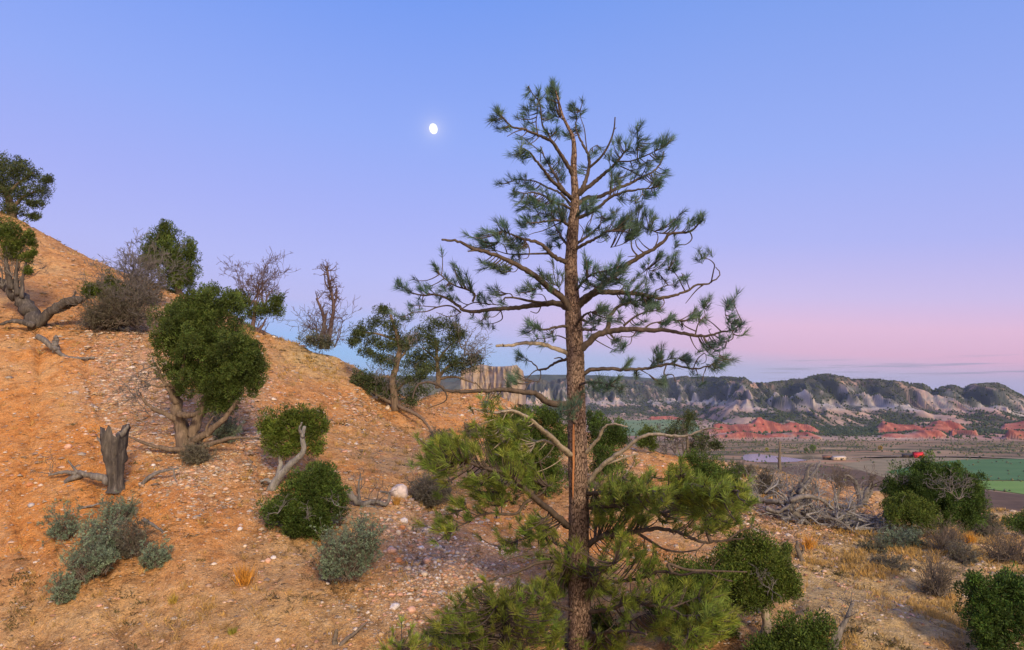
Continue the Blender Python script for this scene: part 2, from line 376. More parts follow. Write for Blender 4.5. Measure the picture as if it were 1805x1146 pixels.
GRASSY = [(560,630,70,35,1.1),(600,1090,260,60,.45),(150,1090,220,60,.4),(1600,1080,180,90,.9),(1480,1090,120,80,.9),(1700,960,140,60,.7),(1450,1000,120,60,.5),(1320,850,80,40,.6),(620,770,90,50,.4),(1600,980,140,60,.6),(760,880,60,40,.3),(1740,915,60,20,.8)]
xs = np.concatenate([-42-np.geomspace(260, 3, 24)+3, np.arange(-42, -20, .22), np.arange(-20, 21, .062), np.arange(21, 62, .3), 62+np.geomspace(3, 330, 24)-3+.3])
ysr = np.concatenate([np.arange(1.5, 5.8, .2), np.arange(5.8, 16, .055), np.arange(16, 30, .095), np.arange(30, 48, .35), 48+np.geomspace(2, 300, 30)-1.6])
GXX, GYY = np.meshgrid(xs, ysr); gz = H(GXX, GYY)
fine = .022*fbm(GXX*6, GYY*6, 3)+.014*fbm(GXX*15, GYY*15, 2); gz = gz+np.where(GYY < 35, fine, 0)
V = np.stack([GXX, GYY, gz], -1).reshape(-1, 3); nx, ny = len(xs), len(ysr)
i, j = np.meshgrid(np.arange(ny-1), np.arange(nx-1), indexing='ij'); Q = np.stack([i*nx+j, i*nx+j+1, (i+1)*nx+j+1, (i+1)*nx+j], -1).reshape(-1, 4)
px_, py_ = project(V); wv = 18*fbm(V[:, 0]*.9, V[:, 1]*.9, 3); 
masks = np.stack([np.clip(blobs(px_+wv*2, py_+wv, ORANGE), 0, 1), np.clip(blobs(px_+wv*2, py_+wv, GRAVEL), 0, 1), np.clip(blobs(px_+wv*2, py_+wv, GRASSY), 0, 1)], -1)
def ground_shader():
    sep = nt.nodes.new('ShaderNodeSeparateColor'); nt.links.new(attr().outputs['Color'], sep.inputs[0]); o, g, s = sep.outputs
    n1 = noise(1.3, 5, .6); n2 = noise(7, 8, .72); n3 = noise(42, 4, .6)
    tan = ramp(n2, [(.30, c4(.33, .185, .085)), (.5, c4(.48, .275, .130)), (.70, c4(.57, .37, .205))])
    orange = ramp(n2, [(.28, c4(.44, .165, .052)), (.5, c4(.58, .268, .084)), (.74, c4(.64, .34, .145))])
    straw = ramp(n2, [(.3, c4(.33, .245, .12)), (.5, c4(.50, .385, .19)), (.7, c4(.58, .47, .28))])
    pink = ramp(n3, [(.3, c4(.26, .17, .12)), (.5, c4(.46, .32, .23)), (.7, c4(.60, .48, .39))])
    of = M('ADD', o, M('MULTIPLY', M('SUBTRACT', n1, .5), 1.6), clamp=True); c = mix(of, tan, orange)
    c = mix(ramp(noise(.55, 5, .6), [(.50, c4(0, 0, 0)), (.66, c4(.6, .6, .6))]), c, c4(.60, .415, .215)); sf = M('MULTIPLY', M('ADD', s, M('MULTIPLY', M('SUBTRACT', n2, .5), .9), clamp=True), .85); c = mix(sf, c, straw)
    gf = M('MULTIPLY', M('ADD', g, M('MULTIPLY', M('SUBTRACT', n2, .55), 1.4), clamp=True), .7); c = mix(gf, c, pink)
    vo = nt.nodes.new('ShaderNodeTexVoronoi'); vo.inputs['Scale'].default_value = 26; nt.links.new(geo(), vo.inputs['Vector'])
    vs = nt.nodes.new('ShaderNodeSeparateColor'); nt.links.new(vo.outputs['Color'], vs.inputs[0])
    pick = M('GREATER_THAN', vs.outputs[0], .70); dot = M('LESS_THAN', vo.outputs['Distance'], .33); pf = M('MULTIPLY', M('MULTIPLY', pick, dot), M('MULTIPLY_ADD', g, .6, .35))
    c = mix(pf, c, ramp(vs.outputs[1], [(.1, c4(.17, .13, .11)), (.45, c4(.50, .36, .27)), (.9, c4(.62, .56, .52))]))
    dk = ramp(noise(11, 8, .8), [(.32, c4(.34, .33, .32)), (.44, c4(.95, .95, .95)), (.68, c4(1.25, 1.23, 1.2))]); c = mix(.95, c, dk, 'MULTIPLY'); c = mix(.75, c, ramp(noise(3.0, 7, .72), [(.36, c4(.55, .53, .52)), (.49, c4(1, 1, 1))]), 'MULTIPLY'); c = mix(.9, c, ramp(noise(55, 4, .7), [(.34, c4(.45, .44, .43)), (.46, c4(1, 1, 1)), (.64, c4(1.3, 1.28, 1.25))]), 'MULTIPLY')
    h = M('ADD', M('ADD', M('MULTIPLY', n2, 1.0), M('MULTIPLY', n3, .35)), M('MULTIPLY', pf, .5))
    return pbsdf(c, .95, .1, bump(h, 1.0, .09))
MAT['soil'] = material('orange desert soil', ground_shader)
hill = struct(mesh('hillside', V, Q, MAT['soil'], None, masks, True))

# ------------------------------------------------------------------ valley, mesas, far plain
def colmat(name, rough=.95, bs=0):
    def f():
        n = noise(.02, 6, .6); k = ramp(n, [(.3, c4(.8, .8, .8)), (.7, c4(1.2, 1.2, 1.2))])
        return pbsdf(mix(1.0, attr().outputs['Color'], k, 'MULTIPLY'), rough, .1)
    return material(name, f)
MAT['land'] = colmat('valley land'); 
def rc(px): return (np.asarray(px, float)-902.5)/(FPX*math.cos(PITCH))      # column -> x/y (near the horizon)
def elv(py): return (700-np.asarray(py, float))/FPX
def grid_faces(ny, nx):
    i, j = np.meshgrid(np.arange(ny-1), np.arange(nx-1), indexing='ij'); return np.stack([i*nx+j, i*nx+j+1, (i+1)*nx+j+1, (i+1)*nx+j], -1).reshape(-1, 4)
def far_surface(u, Y):
    """valley floor, red bluffs and the mesas beyond; returns z and albedo"""
    px = 902.5+u*FPX*math.cos(PITCH); X = u*Y
    # crest line of the mesas
    kx = [-400,700,930,1090,1130,1170,1210,1240,1310,1322,1345,1380,1410,1440,1455,1500,1520,1545,1560,1620,1636,1650,1670,1690,1702,1748,1762,1780,1800,1830,1900,2050,2300,2700]
    ky = [670,668,668,669,670,668,663,665,667,676,677,672,665,661,661,671,671,671,674,678,686,681,679,686,680,676,681,692,702,704,697,690,684,690]
    top = np.interp(px, kx, ky); west = 1/(1+np.exp((px-1262)/14)); R = 2450+160*np.sin(u*9)+120*fbm(u*14, u*0+2, 3)+620*west
    zt = CZ+elv(top)*R
    base = 1560+150*fbm(u*7+4, u*0, 3)+640*west
    spur = np.abs(fbm(X/185+.8*fbm(X/300, Y/300, 2), Y/700, 2))*1.0+.6*np.abs(fbm(X/46+.5*fbm(X/90, Y/90, 2), Y/260+4, 3))+.22*np.abs(fbm(X/17, Y/110+4, 2))
    t = (Y+430*(.48-spur)*np.clip((Y-base)/300, 0, 1)-base)/(R-base); tc_ = np.clip(t, 0, 1)
    prof = np.interp(tc_, [0, .2, .42, .55, .80, .86, .93, 1], [0, .14, .27, .36, .80, .84, .93, 1])
    lo = VALLEY+2.5*fbm(X/220, Y/220, 3)*np.clip((Y-1000)/300, 0, 1)*(1-west)
    hum = 14*np.maximum(fbm(X/170+8, Y/170, 4), -.2)*np.clip((Y-1180-800*west)/250, 0, 1)*(1-tc_)+9*np.abs(fbm(X/45, Y/45, 3))*np.clip(tc_*5, 0, 1)*(1-tc_**4)
    z = lo+prof*(zt-lo)+hum*np.clip(1-tc_, 0.1, 1)
    over = np.clip((Y-R)/400, 0, 1); z = z-over*25
    # red bluffs along the foot
    red = np.zeros_like(z)
    for (a, b, Yb, wY, hgt, seed) in RED:
        w = np.clip((1-np.abs((px-(a+b)/2)/((b-a)/2)))*4, 0, 1)*np.clip(.72+.55*fbm(X/45+seed*3, u*0+seed, 4), .2, 1.1); e = Yb+46*fbm(X/60+seed, u*0+seed, 3)+34*np.abs(fbm(X/20+seed, u*0, 3)); wY = wY*.55
        f = np.clip((Y-e)/wY, 0, 1); bk = np.clip(1-(Y-e-wY)/120, 0, 1); hh = hgt*w*(.95+.5*fbm(X/90+seed*2, u*0, 2))
        step = np.interp(f, [0, .3, .45, .75, .9, 1], [0, .38, .48, .82, .9, 1])*bk*hh
        z = np.maximum(z, lo+step+0*z); red = np.maximum(red, np.clip(np.where((Y > e-4) & (f < 1.0) | ((Y > e) & (bk > .80)), w*2.2-.2+.5*fbm(X/14, Y/14, 2), 0), 0, 1)*(step > 1))
    return z, red, tc_, spur, top, R
RED = [(1225,1455,1290,75,30,1.),(1235,1440,1165,35,13,2.),(1395,1440,1120,25,8,9.),(1525,1700,1330,90,31,3.),(1535,1660,1170,45,17,4.),(1660,1712,1250,40,16,5.),(1752,1850,1120,45,19,6.),(1745,1850,1420,120,38,7.),(1135,1215,2080,60,16,8.)]
us = np.concatenate([np.arange(-.5, .02, .01), np.arange(.02, .86, .00085), np.arange(.86, 1.5, .008)])
Ys = np.concatenate([np.arange(1000, 1120, 12), np.arange(1120, 1500, 5), np.arange(1500, 2000, 9), np.arange(2000, 3150, 8.5), np.arange(3150, 3900, 60)])
U_, Y_ = np.meshgrid(us, Ys); mz, red, tcv, spur, top, Rr = far_surface(U_, Y_)
mX = U_*Y_
gzx = np.gradient(mz, axis=0)/np.gradient(Y_, axis=0); slope = np.abs(gzx)
def lerp(a, b, f): f = np.clip(f, 0, 1)[..., None]; return np.asarray(a)*(1-f)+np.asarray(b)*f
nA = fbm(mX/90, Y_/90, 4); nB = fbm(mX/24, Y_/150, 3); nC = fbm(mX/300+3, Y_/300, 3)
white = lerp((.25, .225, .21), (.44, .42, .405), nA+.5); pale = lerp(white, (.34, .21, .18), (nC+.05)*1.6)
blue = (.18, .25, .27); face = lerp(pale, blue, np.clip((nB+nC)*1.2, 0, .7))
lowc = lerp((.27, .205, .17), (.42, .31, .25), nA+.5); lowc = lerp(lowc, (.40, .20, .16), nC*1.5)
band = fbm(mX/500+2, mz/5.5, 3); face = lerp(face, (.46, .33, .29), (band-.05)*2.2); face = lerp(face, (.19, .19, .205), (-band-.12)*2.4); colr = lerp(lowc, face, (tcv-.33)/.12); colr = lerp(colr, lerp((.42, .29, .23), (.30, .22, .18), nA+.5), (tcv-.80)/.05)
redc = lerp((.23, .078, .064), (.38, .155, .12), fbm(mX/40, mz/2.4, 3)*1.5+.55); redc = lerp(redc, (.27, .085, .075), fbm(mX/8, Y_/60, 2)*2.2-.1)
colr = lerp(colr, redc, red)
vegn = .75*fbm(mX/70+3, Y_/130, 4)+.55*fbm(mX/11, Y_/36, 2)+1.1*(spur-.42)
veg = np.clip((vegn+.40+.16*np.clip((tcv-.56)/.08, 0, 1)-.30*np.clip((tcv-.32)/.06, 0, 1)*np.clip((.60-tcv)/.06, 0, 1)+.35*(tcv > .90)-red*1.1)*3.0, 0, 1)*np.clip((Y_-1180-900/(1+np.exp((902.5+U_*FPX*.9945-1262)/14)))/120, 0, 1)
colr = lerp(colr, lerp((.034, .054, .060), (.055, .070, .062), nA+.5), veg*.9)
flat = lerp((.17, .14, .09), (.26, .19, .12), fbm(mX/80, Y_/30, 3)+.5); colr = lerp(flat, colr, (Y_-1080)/90)
struct(mesh('mesa', np.stack([mX, Y_, mz], -1), grid_faces(len(Ys), len(us)), MAT['land'], None, colr.reshape(-1, 3), False))
# junipers dotted over the mesas: one far-off wood
def blobtrees(mb, X, R_, C):
    n = len(X); base = nz(np.array([[0,0,1.1],[1,0,.1],[-.3,.95,.1],[-.8,-.6,.1],[.3,-.95,.1],[0,0,-.6]])); f = np.array([[0,1,2],[0,2,3],[0,3,4],[0,4,1],[5,2,1],[5,3,2],[5,4,3],[5,1,4]])
    k = base[None]*(R_[:, None, None]*rng.uniform(.7, 1.3, (n, 6, 1))); V = X[:, None]+k; T = (np.arange(n)[:, None, None]*6+f[None]).reshape(-1, 3); mb.add(V, T, None, np.repeat(C, 6, axis=0))
n = 60000; uu = rng.uniform(.1, .86, n); yy = rng.uniform(1150, 3050, n); iu = np.clip(np.searchsorted(us, uu), 0, len(us)-1); iy = np.clip(np.searchsorted(Ys, yy), 0, len(Ys)-1)
keep = rng.random(n) < veg[iy, iu]*.62+.025; uu, yy, iu, iy = uu[keep], yy[keep], iu[keep], iy[keep]
mb = MB(); tz = mz[iy, iu]; rr = rng.uniform(1.6, 3.6, len(uu)); blobtrees(mb, np.stack([us[iu]*Ys[iy]+rng.normal(0, 2, len(uu)), Ys[iy]+rng.normal(0, 2, len(uu)), tz+rr*.45], -1), rr, lerp((.55, .62, .5), (1.15, 1.2, .8), rng.random(len(uu))))
MAT['fartree'] = foliage_mat('far junipers', (.045, .066, .054), .0, .2)
stuff(mb.build('juniper_woodland', MAT['fartree']), 'dark juniper woodland dotted over the distant mesas', 'woodland')
# valley floor
us2 = np.concatenate([np.arange(-.6, .1, .02), np.arange(.1, .86, .004), np.arange(.86, 1.6, .02)]); Ys2 = np.concatenate([np.arange(160, 480, 12), np.arange(480, 1110, 5)])
U2, Y2 = np.meshgrid(us2, Ys2); X2 = U2*Y2; z2 = VALLEY+.1*fbm(X2/60, Y2/60, 2); px2, py2 = project(np.stack([X2, Y2, z2], -1))
vc = lerp((.20, .145, .095), (.31, .235, .145), fbm(X2/70, Y2/25, 4)+.5); vc = lerp(vc, (.07, .075, .045), (fbm(X2/35+9, Y2/14, 3)+.05)*2.4); vc = lerp(vc, (.35, .21, .13), (fbm(X2/120+4, Y2/20, 3)-.2)*3)
struct(mesh('valley_floor', np.stack([X2, Y2, z2], -1), grid_faces(len(Ys2), len(us2)), MAT['land'], None, vc.reshape(-1, 3), True))
ang_ = np.linspace(0, 2*np.pi, 65)[:-1]; ring = [np.stack([r*np.cos(ang_), r*np.sin(ang_), np.full(64, z)], -1) for r, z in ((120, VALLEY-3), (3000, VALLEY-3), (12000, VALLEY-10))]
V = np.concatenate(ring+[np.array([[0, 0, VALLEY-3]])]); k = np.arange(64); Q = np.concatenate([np.stack([a*64+k, a*64+(k+1) % 64, (a+1)*64+(k+1) % 64, (a+1)*64+k], -1) for a in (0, 1)]); T = np.stack([np.full(64, 192), (k+1) % 64, k], -1)[:, ::-1]
MAT['plain'] = material('far plain', lambda: pbsdf(ramp(noise(.004, 4), [(.35, c4(.09, .10, .07)), (.65, c4(.18, .14, .10))]), .95, .05))
struct(mesh('desert_plain', V, [Q, T], MAT['plain']))
# far plateau closing the view between hill and pine and at the right edge
fu = np.linspace(-.4, 1.5, 400); ft = 5600+200*fbm(fu*20, fu*0, 3); e0 = np.interp(902.5+fu*FPX*.9945, [0, 900, 960, 1000, 1100, 1750, 1805, 2600], [664, 663, 661, 660, 664, 700, 704, 700]); zt = CZ+elv(e0)*ft+6*fbm(fu*60, fu*0, 2)
V = np.concatenate([np.stack([fu*(ft-500), ft-500, np.full(400, VALLEY-6)], -1), np.stack([fu*ft, ft, zt], -1), np.stack([fu*(ft+3000), ft+3000, zt-10], -1)])
struct(mesh('far_plateau', V, grid_faces(3, 400), material('dark wooded plateau', lambda: pbsdf(ramp(noise(.01, 4), [(.4, c4(.035, .055, .055)), (.6, c4(.06, .08, .07))]), .95, .05))))

def vpt(px, py, dz=0):           # a point of the valley floor seen at that column and row
    r = ray(px, py); k = (VALLEY+dz-CZ)/r[..., 2:3]; return r*k+np.array([0, 0, CZ])
def sheet(name, pts, c1, c2, dz, sc=.05, stretch=(1, 1, 1)):
    p = np.array([vpt(a, b, dz) for a, b in pts]); cen = p.mean(0)
    m = material(name+' soil', lambda: pbsdf(ramp(noise(sc, 5, .65, scaled(stretch)), [(.3, c4(*c1)), (.7, c4(*c2))]), .95, .08))
    return struct(mesh(name, np.concatenate([p, cen[None]]), np.array([[len(p), i, (i+1) % len(p)] for i in range(len(p))]), m))
sheet('pasture', [(1480,818),(1560,808),(1700,806),(1760,812),(1700,838),(1560,842)], (.20, .18, .11), (.30, .25, .17), .25)
sheet('field', [(1560,832),(1640,815),(1700,810),(1900,806),(2100,812),(2100,850),(1720,846),(1600,838)], (.055, .14, .06), (.10, .20, .085), .35, .03, (.3, 1, 1))
sheet('field', [(1700,847),(2100,851),(2200,905),(1805,871),(1715,858)], (.13, .25, .065), (.20, .32, .10), .30, .03, (.3, 1, 1))
sheet('field', [(1700,860),(1805,873),(2200,908),(2300,960),(1740,905)], (.085, .06, .045), (.15, .105, .075), .40, .06)
sheet('field', [(1330,826),(1440,818),(1570,838),(1560,868),(1400,850)], (.10, .072, .055), (.16, .115, .08), .20, .06)
sheet('field', [(1085,739),(1150,735),(1225,741),(1240,768),(1080,768)], (.10, .20, .11), (.22, .28, .15), .8, .02, (.12, 1, 1))
sheet('dirt_road', [(1500,806.6),(1560,803.5),(1700,803.8),(1805,808),(1805,808.8),(1700,804.6),(1560,804.4),(1500,807.4)], (.36, .29, .22), (.42, .34, .27), .5)
wp = material('pond water', lambda: pbsdf(c4(.06, .08, .12), .13, .5))
pw = np.array([vpt(a, b, .3) for a, b in [(1306,806),(1314,801),(1335,800),(1362,803),(1395,807),(1424,811),(1404,814),(1368,815),(1330,814),(1310,811)]])
struct(mesh('pond', np.concatenate([pw, pw.mean(0)[None]]), np.array([[len(pw), i, (i+1) % len(pw)] for i in range(len(pw))]), wp))
n = 3600; a = rng.uniform(1240, 1860, n); b = rng.uniform(772, 800, n); b = np.where(rng.random(n) < .25, rng.uniform(770, 870, n), b)
pp = vpt(a, b); ok = fbm(pp[:, 0]/40, pp[:, 1]/20, 3) > -.05; pp = pp[ok]; rr = rng.uniform(.5, 1.7, len(pp)); pp[:, 2] += rr*.5
cc = np.where(rng.random((len(pp), 1)) < .25, np.array([[2.6, 1.9, 1.0]]), np.array([[1.5, 1.4, 1.0]]))*rng.uniform(.7, 1.2, (len(pp), 1)); mb = MB(); blobtrees(mb, pp, rr, cc)
stuff(mb.build('valley_scrub', MAT['fartree']), 'low scrub scattered over the valley floor', 'scrub')

def box(mb, c, s, rz=0, C=None):
    v = np.array([[x, y, z] for z in (0, 1) for y in (-.5, .5) for x in (-.5, .5)])*np.asarray(s); cs, sn = math.cos(rz), math.sin(rz)
    v = np.stack([v[:, 0]*cs-v[:, 1]*sn, v[:, 0]*sn+v[:, 1]*cs, v[:, 2]], -1)+np.asarray(c)
    mb.add(v, None, np.array([[0,2,3,1],[4,5,7,6],[0,1,5,4],[2,6,7,3],[0,4,6,2],[1,3,7,5]]), C)
def paint(name, col, r=.6): return material(name, lambda: pbsdf(mix(.25, c4(*col), ramp(noise(.8, 4), [(.3, c4(*[x*.6 for x in col])), (.7, c4(*[min(x*1.3, .9) for x in col]))])), r, .25))
def building(name, px, py, L, D_, hgt, rise, rz, wall, roof, label, cat, door=True, wins=2):
    o = vpt(px, py, .3); e = empty(name, o); tag(e, label, cat); e.rotation_euler = (0, 0, rz)
    m = MB(); box(m, (0, 0, 0), (L, D_, hgt)); g = []
    V = np.array([[-L/2, -D_/2, hgt], [-L/2, D_/2, hgt], [-L/2, 0, hgt+rise], [L/2, -D_/2, hgt], [L/2, D_/2, hgt], [L/2, 0, hgt+rise]]); m.add(V, [[0, 2, 1], [3, 4, 5]]); m.build('wall', wall, e)
    r = MB(); ov = .5; t = .18
    for s in (-1, 1):
        V = np.array([[-L/2-ov, s*(D_/2+ov), hgt-rise*ov/(D_/2)], [L/2+ov, s*(D_/2+ov), hgt-rise*ov/(D_/2)], [L/2+ov, 0, hgt+rise], [-L/2-ov, 0, hgt+rise]])+np.array([0, 0, .03]); V = np.concatenate([V, V+np.array([0, 0, t])])
        r.add(V, None, [[0,1,2,3],[4,7,6,5],[0,4,5,1],[1,5,6,2],[2,6,7,3],[3,7,4,0]])
    r.build('roof', roof, e)
    dk = MAT['dark']
    if door: d = MB(); box(d, (L*.12, -D_/2-.06, 0), (2.6, .1, hgt*.72)); d.build('door', dk, e)
    for k in range(wins): w = MB(); box(w, (-L*.32+k*L*.6, -D_/2-.06, hgt*.42), (1.1, .1, 1.0)); w.build('window', dk, e)
    return e
MAT['dark'] = paint('dark opening', (.03, .028, .028))
RD = paint('red barn boards', (.50, .028, .03)); RR = paint('red metal roof', (.62, .035, .04)); TN = paint('tan siding', (.46, .38, .30)); BR = paint('brown shed boards', (.075, .06, .055)); WH = paint('pale roof', (.58, .52, .46))
building('barn', 1619, 807, 9.5, 6.5, 3.8, 2.7, radians(-12), RD, RR, 'red barn with a red gable roof by the green field', 'barn')
building('shed', 1601, 806, 12, 5, 2.6, .8, radians(-12), BR, BR, 'long low dark shed beside the red barn', 'shed', True, 0)
building('farmhouse', 1478, 811, 14, 6, 3.0, 1.4, radians(8), TN, WH, 'pale tan farmhouse between the pond and the fields', 'house')
building('cabin', 1458, 810, 9, 5, 2.8, 1.5, radians(-20), BR, paint('rusty roof', (.24, .12, .07)), 'small brown cabin left of the pale tan farmhouse', 'cabin')
# grey sandstone cliff beyond the second knob
def cliff():
    n, m = 110, 26; s = np.linspace(0, 1, n); px = 812+s*103; dep = 150-14*s+2.6*fbm(s*6, s*0, 3); topy = np.interp(px, [790, 815, 832, 850, 858, 870, 885, 900, 911, 915], [662, 652, 645, 642, 644, 646, 646, 645, 643, 648]); 
    V = []
    for k in range(m):
        f = k/(m-1); led = 1.0*np.floor(f*5)/5*1.6+1.0*fbm(s*22, s*0+f*5, 3)+1.2*np.abs(fbm(s*13, s*0+f*2.5+2, 2)); d = dep+led+f*1.5
        py = 712+(topy-712)*f; V.append(P(px, py, d))
    b = P(px, topy+1, dep+45); V.append(b); bb = b.copy(); bb[:, 2] -= 25; V.append(bb)
    V = np.array(V); 
    # right end wall turns back
    V = np.concatenate([V, (V[:, -1:]+np.array([[[1.0, 10, -.3]]])), (V[:, -1:]+np.array([[[2.0, 30, -3.5]]]))], 1)
    def sh():
        n1 = noise(.9, 5, .6, scaled((.6, .6, .5))); n2 = noise(.35, 4, .6, scaled((.2, .2, 1.6)))
        c = ramp(n1, [(.25, c4(.24, .205, .185)), (.5, c4(.30, .255, .225)), (.75, c4(.35, .30, .27))]); c = mix(ramp(n2, [(.5, c4(0, 0, 0)), (.68, c4(.4, .4, .4))]), c, c4(.46, .31, .21)); return pbsdf(c, .95, .1, bump(n1, .7, .6))
    return struct(mesh('sandstone_cliff', V, grid_faces(V.shape[0], V.shape[1]), material('banded sandstone', sh)))
cliff()
# low apron below that cliff
us3 = np.linspace(-.16, .12, 60); Ys3 = np.geomspace(46, 260, 40); U3, Y3 = np.meshgrid(us3, Ys3); p3, _ = project(np.stack([U3*Y3, Y3, 0*Y3], -1))
e3 = np.interp(p3, [780, 870, 930, 1000, 1060], [700, 702, 722, 745, 800]); z3 = CZ+elv(e3)*Y3-.0*Y3+1.2*fbm(U3*60, Y3/14, 3)-np.where(Y3 > 150, (Y3-150)*.3, 0)-1
struct(mesh('slope', np.stack([U3*Y3, Y3, z3], -1), grid_faces(40, 60), material('pale slope', lambda: pbsdf(ramp(noise(.5, 5), [(.35, c4(.20, .15, .11)), (.6, c4(.40, .29, .21))]), .95, .1)), None, None, True))

# ------------------------------------------------------------------ moon
mo = ray(*MOONPX); mo = mo/np.linalg.norm(mo)*40000+np.array([0, 0, CZ])
a_ = np.linspace(0, np.pi, 17); b_ = np.linspace(0, 2*np.pi, 33)[:-1]; V = np.array([[math.sin(x)*math.cos(y), math.sin(x)*math.sin(y), math.cos(x)] for x in a_ for y in b_])
Q = np.array([[i*32+j, i*32+(j+1) % 32, (i+1)*32+(j+1) % 32, (i+1)*32+j] for i in range(16) for j in range(32)])
def moonsh():
    e = nt.nodes.new('ShaderNodeEmission'); c = ramp(noise(.004, 3), [(.35, c4(.93, .90, .86)), (.6, c4(1, .99, .97))]); nt.links.new(c, e.inputs[0]); e.inputs[1].default_value = 1.35; return e.outputs[0]
mm = mesh('moon', V*np.array([6.8, 6.8, 9.0])/FPX*40000, Q, material('moonlight', moonsh), None, None, True, None); mm.location = tuple(mo); mm.rotation_euler = (0, radians(-14), 0)
tag(mm, 'bright white gibbous moon in the clear evening sky', 'moon')


# ------------------------------------------------------------------ haze: thin evening air over the valley
hm = bpy.data.materials.new('evening haze'); hm.use_nodes = True; nt = hm.node_tree; nt.nodes.clear()
pv = nt.nodes.new('ShaderNodeVolumePrincipled'); pv.inputs['Color'].default_value = (.62, .74, 1, 1); pv.inputs['Density'].default_value = .000032; pv.inputs['Anisotropy'].default_value = 0
ho = nt.nodes.new('ShaderNodeOutputMaterial'); nt.links.new(pv.outputs[0], ho.inputs['Volume'])
hz = MB(); box(hz, (0, 0, VALLEY-13), (25000, 25000, 190-VALLEY)); o = hz.build('haze', hm); stuff(o, 'thin blue evening haze over the valley', 'haze')

def valley_tree(px, py, h, col, label):
    o = vpt(np.array(px), np.array(py), .1); e = empty('tree', o); tag(e, label, 'tree'); m = MB(); tube(m, np.array([[0, 0, 0], [.1, 0, h*.3], [0, 0, h*.6]]), np.array([.35, .28, .15])*h/6, 6, .1); m.build('trunk', MAT['twig'], e)
    m = MB(); d = sph(900); p = d*np.array([h*.42, h*.42, h*.38])*rng.uniform(.5, 1.05, (900, 1))*(1+.25*np.sin(d[:, :1]*7)*np.sin(d[:, 2:]*6)); p[:, 2] += h*.58; leaves(m, p, nz(d+.6*sph(900)), h*.13, h*.07, np.array(col)*rng.uniform(.7, 1.3, (900, 1))); m.build('crown', MAT['juniper'], e)
valley_tree(1433, 796, 8.5, (1.6, 1.7, 1.5), 'green tree standing behind the far bank of the pond')
valley_tree(1352, 796, 5, (4.2, 2.9, 2.0), 'yellow leaved tree near the left end of the pond')
valley_tree(1552, 794, 6, (4.6, 2.2, 1.8), 'orange leaved tree on the flats left of the red barn')
valley_tree(1421, 797, 5, (1.2, 1.3, 1.2), 'small dark tree left of the green tree behind the pond')
# ------------------------------------------------------------------ plants
class Site:
    """local frame of one plant: its base on the ground, its distance, photo columns/rows turned into points round that distance"""
    def __init__(s, px, py, Y=None, zdrop=.05):
        if Y is None: s.o = ground(px, py)
        else: s.o = P(px, py, Y); 
        s.Y = s.o[1]; s.m = s.Y/FPX; s.o[2] -= zdrop
    def at(s, px, py, dd=0.): 
        return P(px, py, s.Y+np.asarray(dd, float)*np.ones(np.shape(px)))-s.o
def crown(mb, S, bl, dens=1.0, L=.085, Wd=.034, lump=.34, up=.35, fill=.35, tint=None, depth=1.0, ragged=.12):
    """leafy crown: ellipsoids broken up into many small lumps, each lump a burst of leaf sprigs"""
    for b in bl:
        a, c, rx, ry = b[:4]; dd = b[4] if len(b) > 4 else 0; RX, RY = rx*S.m, ry*S.m; RZ = (RX+RY)/2*depth
        cen = S.at(a, c, dd); r = min(lump*(RX*RY*RZ)**(1/3), 15*S.m); area = 4*np.pi*(RX*RY*RZ)**(2/3); nl = int(max(6, area/(r*r)*.30)); nfill = int(nl*fill*2.2)
        d = sph(nl+nfill); ph = rng.uniform(0, 6.3, 6); wob_ = .10*(np.sin(d[:, 0]*4.1+ph[0])*np.sin(d[:, 2]*4.7+ph[1])+np.sin(d[:, 1]*5+ph[2])*np.sin(d[:, 2]*6.3+ph[3])+.7*np.sin(d[:, 0]*8+ph[4])*np.sin(d[:, 1]*8+ph[5]))+np.where(d[:, 2] > .35, rng.exponential(.06, len(d)), 0); rad = (1+wob_)* np.concatenate([rng.uniform(.74-ragged, 1.04+ragged*.6, nl), rng.uniform(.15, .72, nfill)])
        lc = cen+d*rad[:, None]*np.array([RX, RZ, RY])*.92; lt = rng.uniform(.55, 1.45, nl+nfill); lr_ = r*rng.uniform(.5, 1.1, nl+nfill)
        per = int(max(16, dens*4*np.pi*r*r/(L*Wd)*.44)); 
        dl = sph(len(lc)*per); k = np.repeat(np.arange(len(lc)), per); dl[:, 2] += .12; rr = lr_[k]*rng.uniform(.25, 1.0, len(k))**.5
        p = lc[k]+dl*rr[:, None]*np.array([.9, .9, 1.15]); out = nz(1.3*dl+.3*d[k]+np.array([0, 0, up])+.4*rng.normal(0, 1, dl.shape))
        t = (lt[k]*rng.uniform(.75, 1.25, len(k)))[:, None]*(np.array([1, 1, 1.]) if tint is None else np.array(tint))
        t = t*np.stack([1+.12*rng.normal(0, 1, len(k)), np.ones(len(k)), 1+.1*rng.normal(0, 1, len(k))], -1)
        leaves(mb, p, out, L*rng.uniform(.6, 1.3, len(k)), Wd*rng.uniform(.7, 1.2, len(k)), np.clip(t, .1, 3), .5)
def limbs(mb, S, paths, sides=9, rough=.2, nn=16, C=None):
    for pt in paths:
        pts, r0, r1 = pt[0], pt[1], pt[2]; d0, d1 = (pt[3], pt[4]) if len(pt) > 4 else (0, 0)
        q = np.array([S.at(a, b, d0+(d1-d0)*i/max(1, len(pts)-1)) for i, (a, b) in enumerate(pts)]); c = spline(q, nn); c[1:-1] += rng.normal(0, .22*max(r1, .4*r0)*S.m, c[1:-1].shape)
        tube(mb, c, np.linspace(r0, r1, nn)*S.m, sides, rough, C)
